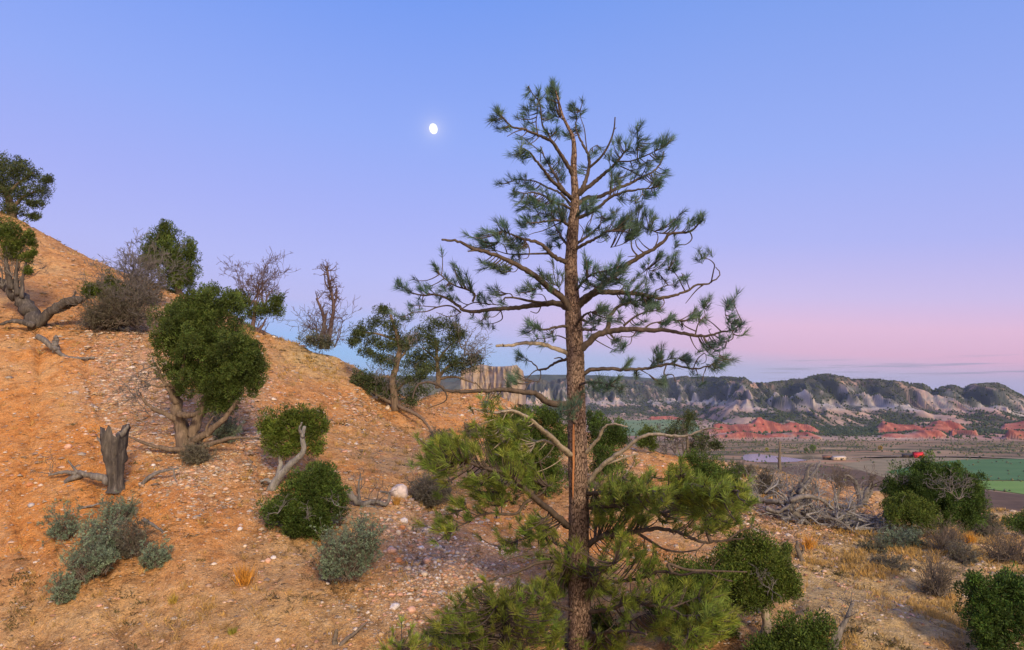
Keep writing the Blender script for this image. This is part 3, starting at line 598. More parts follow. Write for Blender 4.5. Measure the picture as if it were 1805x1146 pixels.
def twigs_at(mb, S, pts, length, r, levels=3, spread=.6, nchild=3, upd=(0, 0, 1), n=1, jit=.3, up=.03, wob=.22, C=None, shrink=.62):
    A = []; D = []
    for p in pts:
        for k in range(n): A.append(S.at(p[0], p[1], p[2] if len(p) > 2 else 0)); D.append(np.array(p[3:6] if len(p) > 5 else upd)+jit*rng.normal(0, 1, 3))
    return grow(mb, np.array(A), np.array(D), length*S.m*rng.uniform(.7, 1.2, len(A)), r*S.m, levels, 5, nchild, wob, spread, shrink, up, C, max(.0022, .24*S.m))

def tree(name, base, label, cat, bl=None, trunk=None, branches=None, dead=None, mat='juniper', bark='jbark', dens=1.0, L=None, Wd=None, tint=None, group=None, Y=None, up=.35, lump=.34, crownname='crown', depth=1.0, ragged=.12, fill=.35):
    S = Site(*base, Y=Y); e = empty(name, S.o); tag(e, label, cat, group)
    if trunk: m = MB(); limbs(m, S, trunk, 12, .13, 22); m.build('trunk', MAT[bark], e, True)
    for b in branches or []: m = MB(); limbs(m, S, b, 8, .12, 16); m.build('branch', MAT[bark], e, True)
    if dead:
        for d in dead:
            for q in d['pts']: m = MB(); twigs_at(m, S, **dict(d, pts=[q])); m.build('dead_twigs', MAT['grey'] if bark != 'twigp' else MAT['twigp'], e)
    if bl:
        m = MB(); l = L or max(.04, 3.5*S.m); crown(m, S, bl, dens, l, Wd or l*.36, lump, up, fill, tint, depth, ragged); m.build(crownname, MAT[mat], e)
    return S, e

# --- left slope
tree('juniper_tree', (330, 800), 'big rounded green juniper on a twisted double trunk on the left slope', 'tree',
  [(365,605,78,85),(330,590,52,62),(410,640,55,68),(385,680,60,38),(362,548,38,38),(310,585,34,40),(392,712,28,20),(322,655,34,42),(430,655,34,50),(365,520,14,18),(405,535,22,24),(338,545,30,30),(455,640,14,40)],
  trunk=[([(326,800),(321,770),(316,735),(308,705),(316,672),(322,640)], 13, 5, 0, .1), ([(332,800),(342,770),(348,740),(362,708),(378,680)], 11, 7, 0, .2)],
  branches=[[([(312,712),(300,690),(286,668),(274,640)], 6, 1.2, 0, -.2)], [([(316,690),(298,678),(280,682),(266,678)], 5, 1, 0, -.3)], [([(318,672),(323,648),(325,625)], 6, 2, -.1, -.3)], [([(340,778),(368,762),(392,742),(420,706)], 7, 3, 0, -.2)], [([(316,742),(292,730),(268,720),(248,700)], 6, 1.5, 0, -.2)], [([(312,728),(330,733),(344,731)], 6, 4, -.2, -.3)],
            [([(322,793),(295,792),(262,784),(224,768)], 5, 1.5, -.1, -.2)], [([(348,790),(380,780),(415,772),(456,774)], 5, 1.5, -.1, -.1)], [([(366,770),(364,755),(376,735)], 3, 1, -.1, -.1)]],
  dead=[dict(pts=[(272,645),(266,680),(250,702),(285,668)], length=28, r=1.2, levels=4, n=3, spread=.8, upd=(-.6, 0, .4)), dict(pts=[(240,700),(262,730)], length=36, r=.9, levels=4, n=3, upd=(-.7, 0, .2), spread=.9), dict(pts=[(365,620),(350,690)], length=30, r=1, levels=3, n=2)], dens=1.15)
tree('juniper_tree', (318, 522), 'upright green juniper on the skyline behind the grey brush', 'tree',
  [(300,455,40,46),(290,418,24,26),(326,470,22,44),(312,495,32,22),(268,438,16,18),(288,402,9,12),(335,440,10,24),(262,462,18,22)], trunk=[([(318,525),(312,495),(305,460)], 6, 3)], dens=1.0)
tree('pinyon_tree', (42, 392), 'dark pinyon leaning over the skyline in the top left corner', 'tree',
  [(5,325,44,36),(48,305,34,20),(74,335,20,13),(44,345,36,15),(28,372,34,12),(-50,320,60,60),(60,382,14,6),(30,292,20,12),(82,318,12,10),(2,290,16,22),(62,360,16,7)], trunk=[([(20,392),(18,360),(5,330)], 8, 4)], branches=[[([(18,370),(45,345),(72,335)], 4, 1.5)], [([(10,345),(40,318),(60,305)], 4, 1.5)]], mat='pinyon', dens=.7, lump=.26, ragged=.3, fill=.2)
tree('juniper_tree', (62, 578), 'gnarled juniper with a sprawling grey trunk at the left edge', 'tree',
  [(14,408,28,20),(30,432,26,18),(56,428,9,10),(46,455,13,11),(-22,415,40,40),(52,415,8,8),(20,450,14,12),(58,446,6,7),(50,478,8,7)],
  trunk=[([(66,578),(58,558),(44,538),(28,518),(12,505),(-10,495)], 15, 9, 0, .4)], branches=[[([(64,572),(82,556),(102,540),(124,530),(142,528)], 9, 6.5, 0, -.3)], [([(60,574),(30,566),(0,572)], 6, 2, -.2, -.4)], [([(30,520),(28,490),(32,455)], 5, 2)], [([(20,510),(12,470),(10,430)], 6, 2)], [([(38,525),(40,490),(46,460)], 4, 1.5)], [([(112,535),(128,524),(134,514)], 3, 1.5)], [([(140,531),(120,540),(100,548)], 5, 4)]],
  dead=[dict(pts=[(5,505),(15,508),(25,515),(30,505)], length=55, r=1.4, levels=4, n=3, spread=.4, upd=(-.2, 0, 1))], bark='stump', tint=(1.1, 1.05, .9))
tree('juniper_bush', (205, 585), 'half dead grey juniper bush with a green heart below the skyline', 'shrub', [(182,508,34,22),(205,520,30,16),(160,515,16,14)],
  dead=[dict(pts=[(205,560),(180,555),(225,550),(240,530)], length=46, r=1.4, levels=5, n=9, spread=.5, jit=.55, upd=(0, 0, .8)), dict(pts=[(200,565),(190,570)], length=42, r=1.5, levels=4, n=6, spread=.5, jit=.35, upd=(-.9, -.2, .35)), dict(pts=[(225,520),(250,520),(235,500)], length=52, r=1.3, levels=5, n=7, spread=.35, jit=.25, upd=(0, .1, 1)), dict(pts=[(215,570)], length=40, r=1.3, levels=4, n=6, spread=.5, jit=.35, upd=(.9, -.2, .3))], bark='grey', mat='juniper', tint=(1.15, 1.1, .9))
tree('juniper_tree', (448, 585), 'skyline juniper with dead purple twigs standing out of its top', 'tree', [(425,535,24,24),(482,545,20,26),(452,552,26,16),(415,520,10,10),(490,530,12,12)], trunk=[([(450,600),(446,580),(448,556),(450,530)], 5, 2)],
  branches=[[([(450,590),(462,575),(470,560)], 3, 1)]], dead=[dict(pts=[(440,540),(452,540),(465,545)], length=50, r=1.4, levels=5, n=5, spread=.45, jit=.25), dict(pts=[(450,590)], length=30, r=1, levels=3, n=4, spread=.5, jit=.6)], bark='twigp', dens=.8, ragged=.25)
tree('dead_tree', (572, 612), 'tall crooked bare dead tree alone on the skyline', 'dead tree', None, trunk=[([(566,615),(568,590),(572,566),(566,545),(558,526)], 4, 1.8), ([(578,615),(583,575),(588,540),(582,505),(576,473)], 4, 1.5)],
  branches=[[([(588,540),(594,520),(592,500)], 2, .8)], [([(584,515),(574,500),(572,480)], 2, .8)], [([(572,566),(577,550)], 2, .8)]],
  dead=[dict(pts=[(588,545),(586,530),(584,515),(580,500),(578,485),(586,560),(590,520),(576,478),(583,508)], length=16, r=1.2, levels=3, n=5, spread=.8, jit=.8, upd=(0, 0, .7)), dict(pts=[(560,528),(566,548),(570,562)], length=12, r=1.1, levels=3, n=3, spread=.8, jit=.8), dict(pts=[(580,610),(570,612),(560,605),(590,612)], length=48, r=1.0, levels=4, n=4, spread=.45, jit=.35)], bark='twigp')
tree('shrub', (556, 612), 'dark grey-green shrub at the foot of the bare dead tree', 'shrub', [(552,600,26,15),(575,606,18,12)], mat='greyshrub', dens=.7, tint=(.8, .9, .8), dead=[dict(pts=[(556,610)], length=35, r=.9, levels=4, n=7, jit=.6)], bark='twig')
tree('pinyon_tree', (697, 724), 'open dark pinyon with a bare lower trunk, left of the pair', 'tree',
  [(676,548,17,10),(664,570,22,14),(690,575,22,18),(640,582,22,12),(624,602,14,10),(660,602,28,14),(700,598,20,16),(648,622,18,9),(632,588,12,8),(712,612,14,12),(682,612,22,10),(690,640,26,14),(740,690,24,12),(720,668,26,14),(745,660,20,10),(668,632,20,10),(725,705,16,14)],
  trunk=[([(698,724),(694,695),(692,670),(699,642),(705,615),(698,585),(688,555)], 7, 2)], branches=[[([(696,668),(680,664),(662,668)], 3.5, 1.5)], [([(702,635),(714,620),(722,600)], 3, 1)], [([(696,690),(712,676),(735,668)], 3, 1)], [([(698,600),(670,590),(640,585)], 2.5, 1)], [([(700,715),(715,722),(740,735),(760,760),(770,785)], 4, 1, 0, -1)], [([(693,712),(670,700),(655,690)], 4, 2)]],
  dead=[dict(pts=[(705,615),(712,612),(698,650)], length=26, r=1.0, levels=4, n=4, spread=.7, jit=.6)], mat='pinyon', bark='jbark', dens=.75, lump=.24, ragged=.3, fill=.15)
tree('pinyon_tree', (772, 682), 'wide dark pinyon with pale crooked limbs, right of the pair', 'tree',
  [(748,590,24,18),(766,572,26,14),(795,575,20,18),(800,600,22,16),(770,608,34,18),(738,628,34,16),(726,600,14,12),(822,640,34,14),(800,650,36,14),(785,632,26,14),(838,632,14,10),(812,590,12,9),(750,648,20,8),(740,645,30,16)],
  trunk=[([(772,684),(772,655),(770,630),(768,600)], 4.5, 2)], branches=[[([(774,664),(788,648),(806,640),(826,640)], 3, 1)], [([(774,668),(800,664),(822,670),(838,676)], 2.6, 1)], [([(770,640),(782,622),(796,606)], 2.4, 1)], [([(770,635),(756,622),(744,612)], 2.2, 1)]],
  dead=[dict(pts=[(824,640),(818,628),(830,645),(812,612)], length=38, r=1.0, levels=4, n=4, spread=.6, jit=.45, upd=(.5, 0, .6)), dict(pts=[(728,725),(742,722)], length=50, r=1.0, levels=4, n=5, spread=.6, jit=.6, upd=(.2, -.2, .6))], mat='pinyon', bark='jbark', dens=.75, lump=.25, ragged=.28, fill=.15)
tree('shrub', (650, 695), 'dark low bush under the left pinyon', 'shrub', [(640,668,26,17),(662,678,26,17),(685,690,24,18)], mat='pinyon', dens=.8, dead=[dict(pts=[(660,695),(680,705)], length=36, r=1, levels=4, n=6, jit=.7)], bark='twig')
tree('juniper_tree', (482, 862), 'small leaning juniper with a bleached bare trunk', 'tree',
  [(492,745,34,26),(540,740,33,26),(556,762,20,24),(482,772,25,28),(520,778,30,22),(556,790,18,15),(518,735,18,14),(470,755,16,18),(505,795,22,12),(572,750,8,14)],
  trunk=[([(476,866),(490,842),(508,822),(526,806),(536,792),(534,772),(537,752)], 8.5, 3, 0, -.3)], branches=[[([(490,844),(494,815),(492,785)], 5, 3)], [([(537,790),(545,778)], 2.5, 1)], [([(480,850),(470,846),(458,848)], 4, 2)], [([(534,770),(528,758),(532,745)], 3, 1.2, -.3, -.5)]], dead=[dict(pts=[(545,770),(505,755),(560,755)], length=26, r=.9, levels=3, n=3, jit=.6)], bark='greyp', dens=1.0, tint=(1.3, 1.25, .9))
tree('juniper_bush', (548, 955), 'dense dark green juniper bush below the leaning juniper', 'shrub',
  [(562,848,34,28),(545,880,55,36),(592,875,26,28),(500,900,40,30),(545,912,46,30),(480,905,25,26),(572,830,22,16),(530,855,30,22),(525,935,30,18),(600,895,16,20),(565,930,22,18)], dead=[dict(pts=[(490,905,-.4),(540,915,-.6),(590,890,-.4)], length=22, r=.9, levels=3, n=3, jit=.7)], bark='twig', dens=1.1, tint=(.92, 1, .9))
# sagebrush: upright grey-green wands with small leaves
def sage(base, label, bl, mat='sage', n=62, wood='twig', tint=None, name='sagebrush', dens=1.0, group=None, leafy=True, rr=1.0):
    S = Site(*base); e = empty(name, S.o); tag(e, label, 'shrub', group); m = MB(); lf = MB()
    for (a, c, rx, ry) in bl:
        k = int(n*dens); RX, RY = rx*S.m, ry*S.m; b0 = S.at(a, c+ry*.85); A = b0+rng.normal(0, 1, (k, 3))*np.array([RX*.28, RX*.28, RY*.08]); tgt = S.at(a, c)+sph(k)*np.array([RX, RX, RY])*rng.uniform(.75, 1.05, (k, 1)); tgt[:, 2] = np.maximum(tgt[:, 2], b0[2]+.1*RY)
        D = tgt-A; Ln = np.linalg.norm(D, axis=1); tips = grow(m, A, nz(D), Ln*.92, .55*rr*S.m*1.2, 3, 5, 3, .10, .38, .42, .02, None, max(.0016, .14*S.m))
        if leafy:
            tp = np.concatenate([t[0] for t in tips[1:]]); td = np.concatenate([t[1] for t in tips[1:]]); q = np.repeat(np.arange(len(tp)), 8); l = max(.026, 2.4*S.m)
            pp = tp[q]-td[q]*rng.uniform(0, .09, (len(q), 1))*S.m*100*.08+rng.normal(0, .9*S.m, (len(q), 3)); tt = (rng.uniform(.55, 1.5, len(tp))[q]*rng.uniform(.8, 1.2, len(q)))[:, None]*(np.ones((1, 3)) if tint is None else np.array([tint]))
            leaves(lf, pp, nz(td[q]+.55*rng.normal(0, 1, (len(q), 3))), l*rng.uniform(.6, 1.2, len(q)), l*.34, tt)
    m.build('twigs', MAT[wood], e)
    if leafy: lf.build('foliage', MAT[mat], e)
    return e
SG = 'sagebrush clump below the grey stump'
sage((110, 955), 'sagebrush on the far left of the clump below the stump', [(113,922,24,30)], group=SG)
sage((205, 925), 'topmost sagebrush of the clump, right under the stump', [(208,902,26,22)], group=SG)
sage((190, 985), 'leafy sagebrush in the middle of the clump below the stump', [(170,945,30,32),(198,950,24,30)], group=SG)
sage((235, 985), 'dark twiggy sagebrush in the clump, behind the lone tuft at its right end', [(232,950,26,34)], group=SG, mat='greyshrub')
sage((160, 1025), 'bright sagebrush at the lower front of the clump below the stump', [(150,990,30,36),(178,985,22,26)], group=SG)
sage((105, 1062), 'lowest sagebrush of the clump, standing apart at its bottom left', [(112,1040,20,24)], group=SG)
sage((268, 1002), 'small sagebrush tuft at the right end of the clump', [(272,980,22,22)], group=SG)
sage((618, 1040), 'tall round grey-green sagebrush beside the stony patch', [(612,970,42,52),(640,960,26,40),(592,985,24,36)], n=95)
sage((758, 892), 'round grey wiry shrub beside the white boulder', [(760,868,34,22)], mat='greyshrub', n=260, dens=1, tint=(.95, .95, 1.05))
sage((400, 780), 'pale grey-green brush under the big rounded juniper', [(400,757,22,24)], n=90)
sage((350, 815), 'low dark brush at the foot of the big twisted trunk', [(350,802,24,14)], mat='greyshrub', n=90)
sage((216, 588), 'dense grey brush tangled round the half dead juniper bush', [(222,546,44,30),(190,556,36,24)], mat='greyshrub', n=150, tint=(.75, .75, .72), name='shrub')
sage((262, 540), 'grey-brown brush in front of the upright skyline juniper', [(262,505,24,30)], mat='greyshrub', n=90, tint=(.85, .78, .72), name='shrub')
# stump and broken wood
def wood(name, base, label, cat, paths, mat='grey', sides=10, twigs=None, rough=.16, group=None):
    S = Site(*base); e = empty(name, S.o); tag(e, label, cat, group)
    for i, p in enumerate(paths): m = MB(); limbs(m, S, [p], sides, rough, 18); m.build('trunk' if i == 0 else 'branch', MAT[mat], e, True)
    if twigs:
        for d in twigs:
            for q in d['pts']: m = MB(); twigs_at(m, S, **dict(d, pts=[q])); m.build('twigs', MAT['twig'], e)
    return S, e
def stump():
    S = Site(203, 866); e = empty('tree_stump', S.o); tag(e, 'weathered grey stump, broken off and hollow at the top', 'stump'); m = MB()
    n, s = 22, 26; f = np.linspace(0, 1, n); cx = np.interp(f, [0, .3, .7, 1], [203, 203, 198, 197]); cy = np.linspace(868, 772, n); r = np.interp(f, [0, .07, .16, .5, .8, 1], [15, 11, 9.5, 13, 18, 20])*S.m
    th = np.linspace(0, 2*np.pi, s, endpoint=False); jag = np.array([.25*math.sin(3*t+1)+.5*abs(math.sin(1.5*t+.4))+.25*math.sin(7*t) for t in th]); ridge = 1+.16*np.sin(th*5+.7)+.09*rng.normal(0, 1, s)
    V = []
    for k in range(n):
        c = S.at(cx[k], cy[k]); rr = r[k]*ridge*(1+.045*rng.normal(0, 1, s)+.16*fbm(th*1.4+3, np.full(s, f[k]*3.2), 2)); z = np.where(k > n*.6, (k/n-.6)*2.4*jag*34*S.m, 0); V.append(np.stack([c[0]+rr*np.cos(th+.25*f[k]), c[1]+rr*np.sin(th+.25*f[k]), c[2]+z], -1))
    top = V[-1].copy(); cc = top.mean(0); inn = cc+(top-cc)*.62; inn[:, 2] = top[:, 2]-3*S.m; deep = cc+(top-cc)*.35; deep[:, 2] = cc[2]-34*S.m
    V += [inn, deep]; V = np.array(V); nn = len(V); i, j = np.meshgrid(np.arange(nn-1), np.arange(s), indexing='ij'); Q = np.stack([i*s+j, i*s+(j+1) % s, (i+1)*s+(j+1) % s, (i+1)*s+j], -1).reshape(-1, 4)
    m.add(V.reshape(-1, 3), None, Q); m.build('trunk', MAT['stump'], e, True)
    for p in ([(186,786),(176,776),(172,770)], 5, 1.2), ([(208,770),(218,762),(226,750)], 6, 2.0), ([(196,848),(178,842),(152,838),(138,832)], 8, 4): b = MB(); limbs(b, S, [p], 8, .15, 10); b.build('branch', MAT['grey'], e, True)
stump()
wood('fallen_branch', (128, 850), 'forked dead branch lying left of the stump', 'branch', [([(142,838),(126,844),(108,858),(88,872),(66,884)], 6, 2), ([(118,852),(108,868),(104,890)], 4, 1.5), ([(136,836),(120,832),(102,834),(86,838)], 4, 1.5), ([(138,834),(128,822),(120,812)], 3, 1)], twigs=[dict(pts=[(90,838),(72,880),(104,886)], length=30, r=.9, levels=3, n=3, jit=.8, upd=(-.6, 0, .2))])
wood('fallen_branch', (262, 852), 'bent dead stick on the gravel right of the stump', 'branch', [([(244,862),(254,850),(268,838),(286,831),(314,826)], 4.5, 1.5), ([(306,828),(308,842),(318,858)], 1.6, .8)])
wood('fallen_branch', (160, 898), 'short pale stick lying just above the sagebrush clump', 'branch', [([(138,897),(160,892),(186,885)], 2.4, 1.2)])
wood('fallen_branch', (110, 628), 'dark dead branch with an upright stub on the upper left slope', 'branch', [([(66,592),(84,604),(98,617),(118,629),(140,632),(166,631)], 5.5, 2), ([(98,616),(97,604),(100,594)], 6, 3.5), ([(94,612),(94,622)], 2.4, 1)])
wood('fallen_branch', (430, 772), 'thin dark stick on the gravel under the big juniper', 'branch', [([(418,776),(440,774),(466,770)], 1.8, 1)])
wood('dead_root', (642, 892), 'dark tangled dead root on the bare ground left of the white boulder', 'root', [([(612,868),(628,884),(646,892),(664,898)], 7, 3), ([(640,888),(662,884),(682,888),(686,872),(670,866)], 4, 1.5), ([(634,884),(632,858),(636,835)], 2.6, 1), ([(604,908),(622,900),(640,896)], 3.5, 2)], twigs=[dict(pts=[(650,880),(630,870),(660,890)], length=34, r=.9, levels=3, n=3, jit=.8)])
wood('fallen_branch', (597, 1138), 'dark broken branch at the bottom edge left of the young pine', 'branch', [([(596,1150),(606,1132),(628,1114),(648,1096)], 5, 1.5), ([(592,1148),(590,1128),(594,1110)], 5, 2)], mat='twig')
wood('fallen_branch', (285, 962), 'small grey stick right of the sagebrush clump', 'branch', [([(252,916),(270,926),(288,938)], 3, 1.5)])
wood('fallen_branch', (530, 960), 'pale stick lying below the dense juniper bush', 'branch', [([(498,968),(520,965),(545,967)], 2, 1.2)])
for a, b, c, d in ((606,738,640,752),(700,752,742,770),(655,748,690,764)): pass

# --- right side and behind the pine
tree('juniper_tree', (930, 868), 'dark juniper behind the pine, left of its trunk', 'tree', [(905,765,44,36),(950,790,44,44),(935,742,36,28),(968,832,30,38),(885,806,36,32),(930,830,40,30),(985,770,26,36),(970,730,20,24)], trunk=[([(935,870),(940,830),(945,790)], 6, 3)], dens=.9, tint=(.9, 1, .85))
tree('juniper_tree', (1062, 868), 'dark juniper close behind the pine, right of its trunk', 'tree', [(1058,785,28,44),(1085,760,24,22),(1072,825,32,26),(1095,775,18,16),(1045,745,20,22)], trunk=[([(1062,870),(1060,830)], 5, 3)], dens=.9, tint=(.75, .88, .85))
tree('juniper_bush', (1141, 800), 'small bright green juniper on the crest right of the pine', 'shrub', [(1142,768,17,16),(1132,782,14,10),(1150,784,12,10)], dens=1.0, tint=(1.1, 1.1, .9))
tree('pinyon_tree', (1218, 808), 'spreading dark pinyon on the crest in front of the far field', 'tree', [(1205,752,28,13),(1185,764,20,10),(1236,772,26,13),(1262,786,14,8),(1215,735,16,10),(1230,790,22,10)], trunk=[([(1215,808),(1212,780),(1208,755)], 4, 2)], branches=[[([(1212,785),(1235,772),(1250,770)], 2, 1)]], dead=[dict(pts=[(1190,800),(1175,800),(1205,802)], length=34, r=1, levels=4, n=5, jit=.5)], mat='pinyon', bark='twig', dens=.75, lump=.26, ragged=.3, fill=.15)
tree('juniper_tree', (1250, 915), 'juniper with a pointed top between the pine and the brush pile', 'tree', [(1242,832,38,28),(1212,850,34,32),(1282,850,34,30),(1260,884,52,26),(1222,808,14,14),(1300,865,20,18),(1205,880,26,22)], trunk=[([(1252,918),(1250,880)], 5, 3)], dens=1.0, tint=(.9, 1, .85))
tree('juniper_tree', (1347, 1128), 'large juniper right of the pine with its grey trunk showing underneath', 'tree',
  [(1322,990,44,38),(1370,1002,34,34),(1362,1036,44,28),(1300,1040,40,38),(1384,1030,24,30),(1285,1000,40,38),(1338,962,24,22),(1262,1060,40,34),(1235,1020,34,30),(1225,1080,38,30),(1270,1105,36,24),(1398,1040,14,20),(1310,960,24,24),(1330,1060,30,18)],
  trunk=[([(1346,1130),(1350,1100),(1348,1075),(1345,1040),(1340,1000)], 8, 4)], branches=[[([(1348,1075),(1330,1062),(1310,1050)], 3, 1.5)], [([(1310,1140),(1298,1110),(1290,1080)], 5, 3)]], dead=[dict(pts=[(1342,1022,-.5),(1360,1040,-.4)], length=18, r=.9, levels=3, n=4, jit=.7)], bark='deadlimb', dens=1.05, tint=(1.08, 1.05, .85))
tree('juniper_tree', (1205, 1165), 'dark juniper crowding in between the pine trunk and the large right-hand juniper', 'tree', [(1205,1030,46,40),(1240,1075,46,38),(1170,1085,40,34),(1215,1115,44,28),(1180,1045,28,26),(1260,1030,30,30)], trunk=[([(1205,1168),(1208,1130),(1212,1095)], 5, 3)], dens=.95, tint=(1.0, 1.05, .8))
tree('juniper_bush', (1068, 1150), 'small round juniper bush tucked against the right side of the pine trunk', 'shrub', [(1058,1092,18,26),(1078,1118,26,20),(1062,1120,22,18)], dens=1.0)
tree('juniper_bush', (1382, 990), 'tiny bright juniper sprig above the large right-hand juniper', 'shrub', [(1372,977,11,8),(1388,968,10,9),(1382,982,10,8)], dens=.9, tint=(1.1, 1.1, .9))
tree('juniper_bush', (1400, 1190), 'low spreading juniper at the bottom edge right of the pine', 'shrub', [(1400,1118,42,28),(1446,1106,28,22),(1380,1145,48,26),(1432,1142,44,26),(1340,1150,30,20)], branches=[[([(1466,1180),(1474,1130),(1492,1092),(1504,1064)], 8, 2)], [([(1455,1180),(1462,1140),(1480,1105)], 6, 2)]], dead=[dict(pts=[(1490,1090),(1500,1070),(1478,1120)], length=30, r=.9, levels=3, n=4, jit=.5)], bark='grey', dens=1.0, tint=(.9, 1, .85))
tree('juniper_tree', (1662, 958), 'big dark round-topped juniper at the edge of the valley', 'tree', [(1640,850,46,36),(1600,872,38,36),(1690,872,40,34),(1660,895,56,40),(1702,908,30,28),(1628,828,24,18),(1708,850,22,20),(1574,862,18,20),(1672,832,24,18),(1722,880,14,20)], trunk=[([(1662,960),(1664,930),(1660,900)], 6, 4)], dead=[dict(pts=[(1678,870,-.8),(1690,880,-.8)], length=24, r=.9, levels=4, n=5, jit=.5), dict(pts=[(1585,860)], length=26, r=.9, levels=3, n=4, jit=.4)], dens=1.1, tint=(.72, .88, .8))
tree('juniper_bush', (1598, 955), 'paler green juniper bush in front of the big round-topped juniper', 'shrub', [(1600,905,36,30),(1574,902,20,24),(1626,912,22,28),(1590,885,16,14)], dens=1.0, tint=(1.15, 1.12, 1.0))
tree('juniper_bush', (1796, 950), 'small dark juniper at the right edge above the grey brush', 'shrub', [(1795,925,26,19),(1815,920,22,22)], dens=1.0, tint=(.8, .95, .85))
tree('juniper_tree', (1762, 1175), 'rounded dark green juniper in the lower right corner', 'tree', [(1762,1085,58,54),(1732,1044,22,24),(1790,1040,38,34),(1722,1092,24,30),(1716,1022,11,11),(1835,1090,50,60),(1745,1125,40,30),(1775,1030,22,18)], trunk=[([(1765,1178),(1765,1120)], 6, 4)], dens=1.15, tint=(.75, .95, .85))
sage((1650, 1050), 'grey twiggy bush on the straw slope left of the corner juniper', [(1650,1016,27,34)], n=140, leafy=False, name='bare_shrub')
GB = 'grey brush below the big round-topped juniper'
sage((1585, 965), 'low grey-green sagebrush at the foot of the paler juniper bush', [(1578,952,26,14)], n=80, group=GB)
sage((1612, 962), 'bluish sagebrush right of the low one under the junipers', [(1608,950,18,14)], n=70, group=GB)
sage((1665, 975), 'tall bare grey brush under the big round-topped juniper', [(1660,950,26,30),(1682,955,22,28)], n=80, leafy=False, group=GB, name='bare_shrub')
sage((1738, 945), 'dark round bush right of the big round-topped juniper', [(1735,926,25,18)], mat='greyshrub', n=100, tint=(.75, .85, .75), group=GB, name='shrub')
sage((1770, 990), 'grey bare brush along the right edge under the small juniper', [(1765,962,34,28),(1795,968,26,28)], n=90, leafy=False, group=GB, name='bare_shrub')
sage((1700, 990), 'small dark bush on the straw slope below the tall bare brush', [(1700,978,24,13)], mat='greyshrub', n=70, group=GB, name='shrub')
sage((1545, 975), 'dark low bush at the lower end of the dead brush pile', [(1540,966,20,12)], mat='greyshrub', n=70, tint=(.7, .8, .7), name='shrub')
sage((1575, 1002), 'low grey brush lying across the straw slope', [(1570,995,30,8)], mat='greyshrub', n=60, name='shrub')
sage((1355, 872), 'grey twiggy shrub behind the dead brush pile', [(1352,852,26,20)], n=90, mat='greyshrub', name='shrub')
sage((1312, 842), 'grey scrub beside the pond view', [(1308,830,22,10)], n=60, mat='greyshrub', name='shrub')
sage((830, 770), 'dark low shrub in the gully below the orange knob', [(832,760,18,9)], n=60, mat='greyshrub', name='shrub')
sage((775, 782), 'grey low shrub at the lower end of the root log', [(778,770,18,10)], n=60, mat='greyshrub', name='shrub')
# fallen dead tree: grey limbs and a mat of branches
zb = lambda L: [(1300+a/6.032, 790+b/6.032) for a, b in L]
def brush():
    S = Site(1440, 925); e = empty('fallen_dead_tree', S.o); tag(e, 'grey fallen dead tree, a tangle of bleached branches on the right slope', 'dead tree')
    P_ = [([(640,480),(690,400),(730,310),(762,200),(800,165)], 5.5, 2), ([(660,480),(740,380),(800,290),(842,215),(880,140)], 4.5, 1.6), ([(130,500),(230,545),(340,560),(490,580)], 6, 4), ([(480,590),(560,540),(650,510),(740,570),(810,650)], 5.5, 2.5), ([(560,560),(680,515),(850,535),(950,590),(1000,640)], 4.5, 2.5), ([(700,690),(770,665),(840,645)], 3, 2), ([(690,670),(780,770),(880,850),(960,860),(1070,830)], 4, 2), ([(300,530),(360,505),(410,505),(420,540)], 2.5, 1.2), ([(440,470),(490,500),(500,540),(440,540)], 2.2, 1), ([(520,620),(650,720),(800,840),(920,920),(1000,1050)], 4.5, 2), ([(760,960),(880,1040),(980,1090),(1100,1030)], 2.8, 1.2), ([(1040,600),(1180,630),(1330,610)], 4, 3), ([(300,640),(420,680),(560,600)], 4, 2), ([(900,720),(1050,760),(1200,860),(1400,1000)], 2.5, 1.2), ([(130,600),(120,640),(150,700)], 3, 1.5)]
    for p, a, b in P_: m = MB(); d = rng.uniform(-.5, .5); limbs(m, S, [(zb(p), a, b, d, d+rng.uniform(-.5, .5))], 8, .14, 16); m.build('branch', MAT['grey'], e, True)
    m = MB(); pts = []
    for k in range(62):
        a = rng.uniform(0, 1); x = 420+a*900+rng.normal(0, 90); y = 590+a*330+rng.normal(0, 90); pts.append(((1300+x/6.032), 790+y/6.032, rng.uniform(-.5, .6), rng.normal(.5, .6), rng.normal(0, .5), rng.normal(.15, .3)))
    twigs_at(m, S, pts, 48, 1.9, 4, .5, 2, n=2, jit=.3, up=.0)
    twigs_at(m, S, [(1410+rng.normal(0, 30), 880+rng.normal(0, 16), rng.uniform(-.3, .5)) for _ in range(14)], 34, 1.1, 4, .6, 3, n=2, jit=.6)
    twigs_at(m, S, [(1440+rng.uniform(0, 120), 905+rng.uniform(0, 66), rng.uniform(-.4, .5), rng.normal(.7, .4), rng.normal(0, .5), rng.normal(-.1, .2)) for _ in range(26)], 48, 1.8, 4, .5, 2, n=2, jit=.3, up=.0)
    m.build('twigs', MAT['greyp'], e)
brush()
zs = lambda L: [(1300+a/6.032, 790+b/6.032) for a, b in L]
wood('dead_snag', (1516, 893), 'bare grey snag with a hooked limb left of the big round-topped juniper', 'dead tree', [(zs([(1310,600),(1300,520),(1275,430),(1240,350),(1195,305),(1135,292)]), 6, 1.6), (zs([(1340,600),(1360,500),(1390,420),(1425,370)]), 6, 2), (zs([(1350,560),(1410,480),(1440,400)]), 5, 2), (zs([(1300,560),(1330,450),(1340,360)]), 3, 1)], twigs=[dict(pts=[zs([(1390,430)])[0], zs([(1320,480)])[0], zs([(1430,400)])[0]], length=26, r=1, levels=4, n=4, jit=.5)])
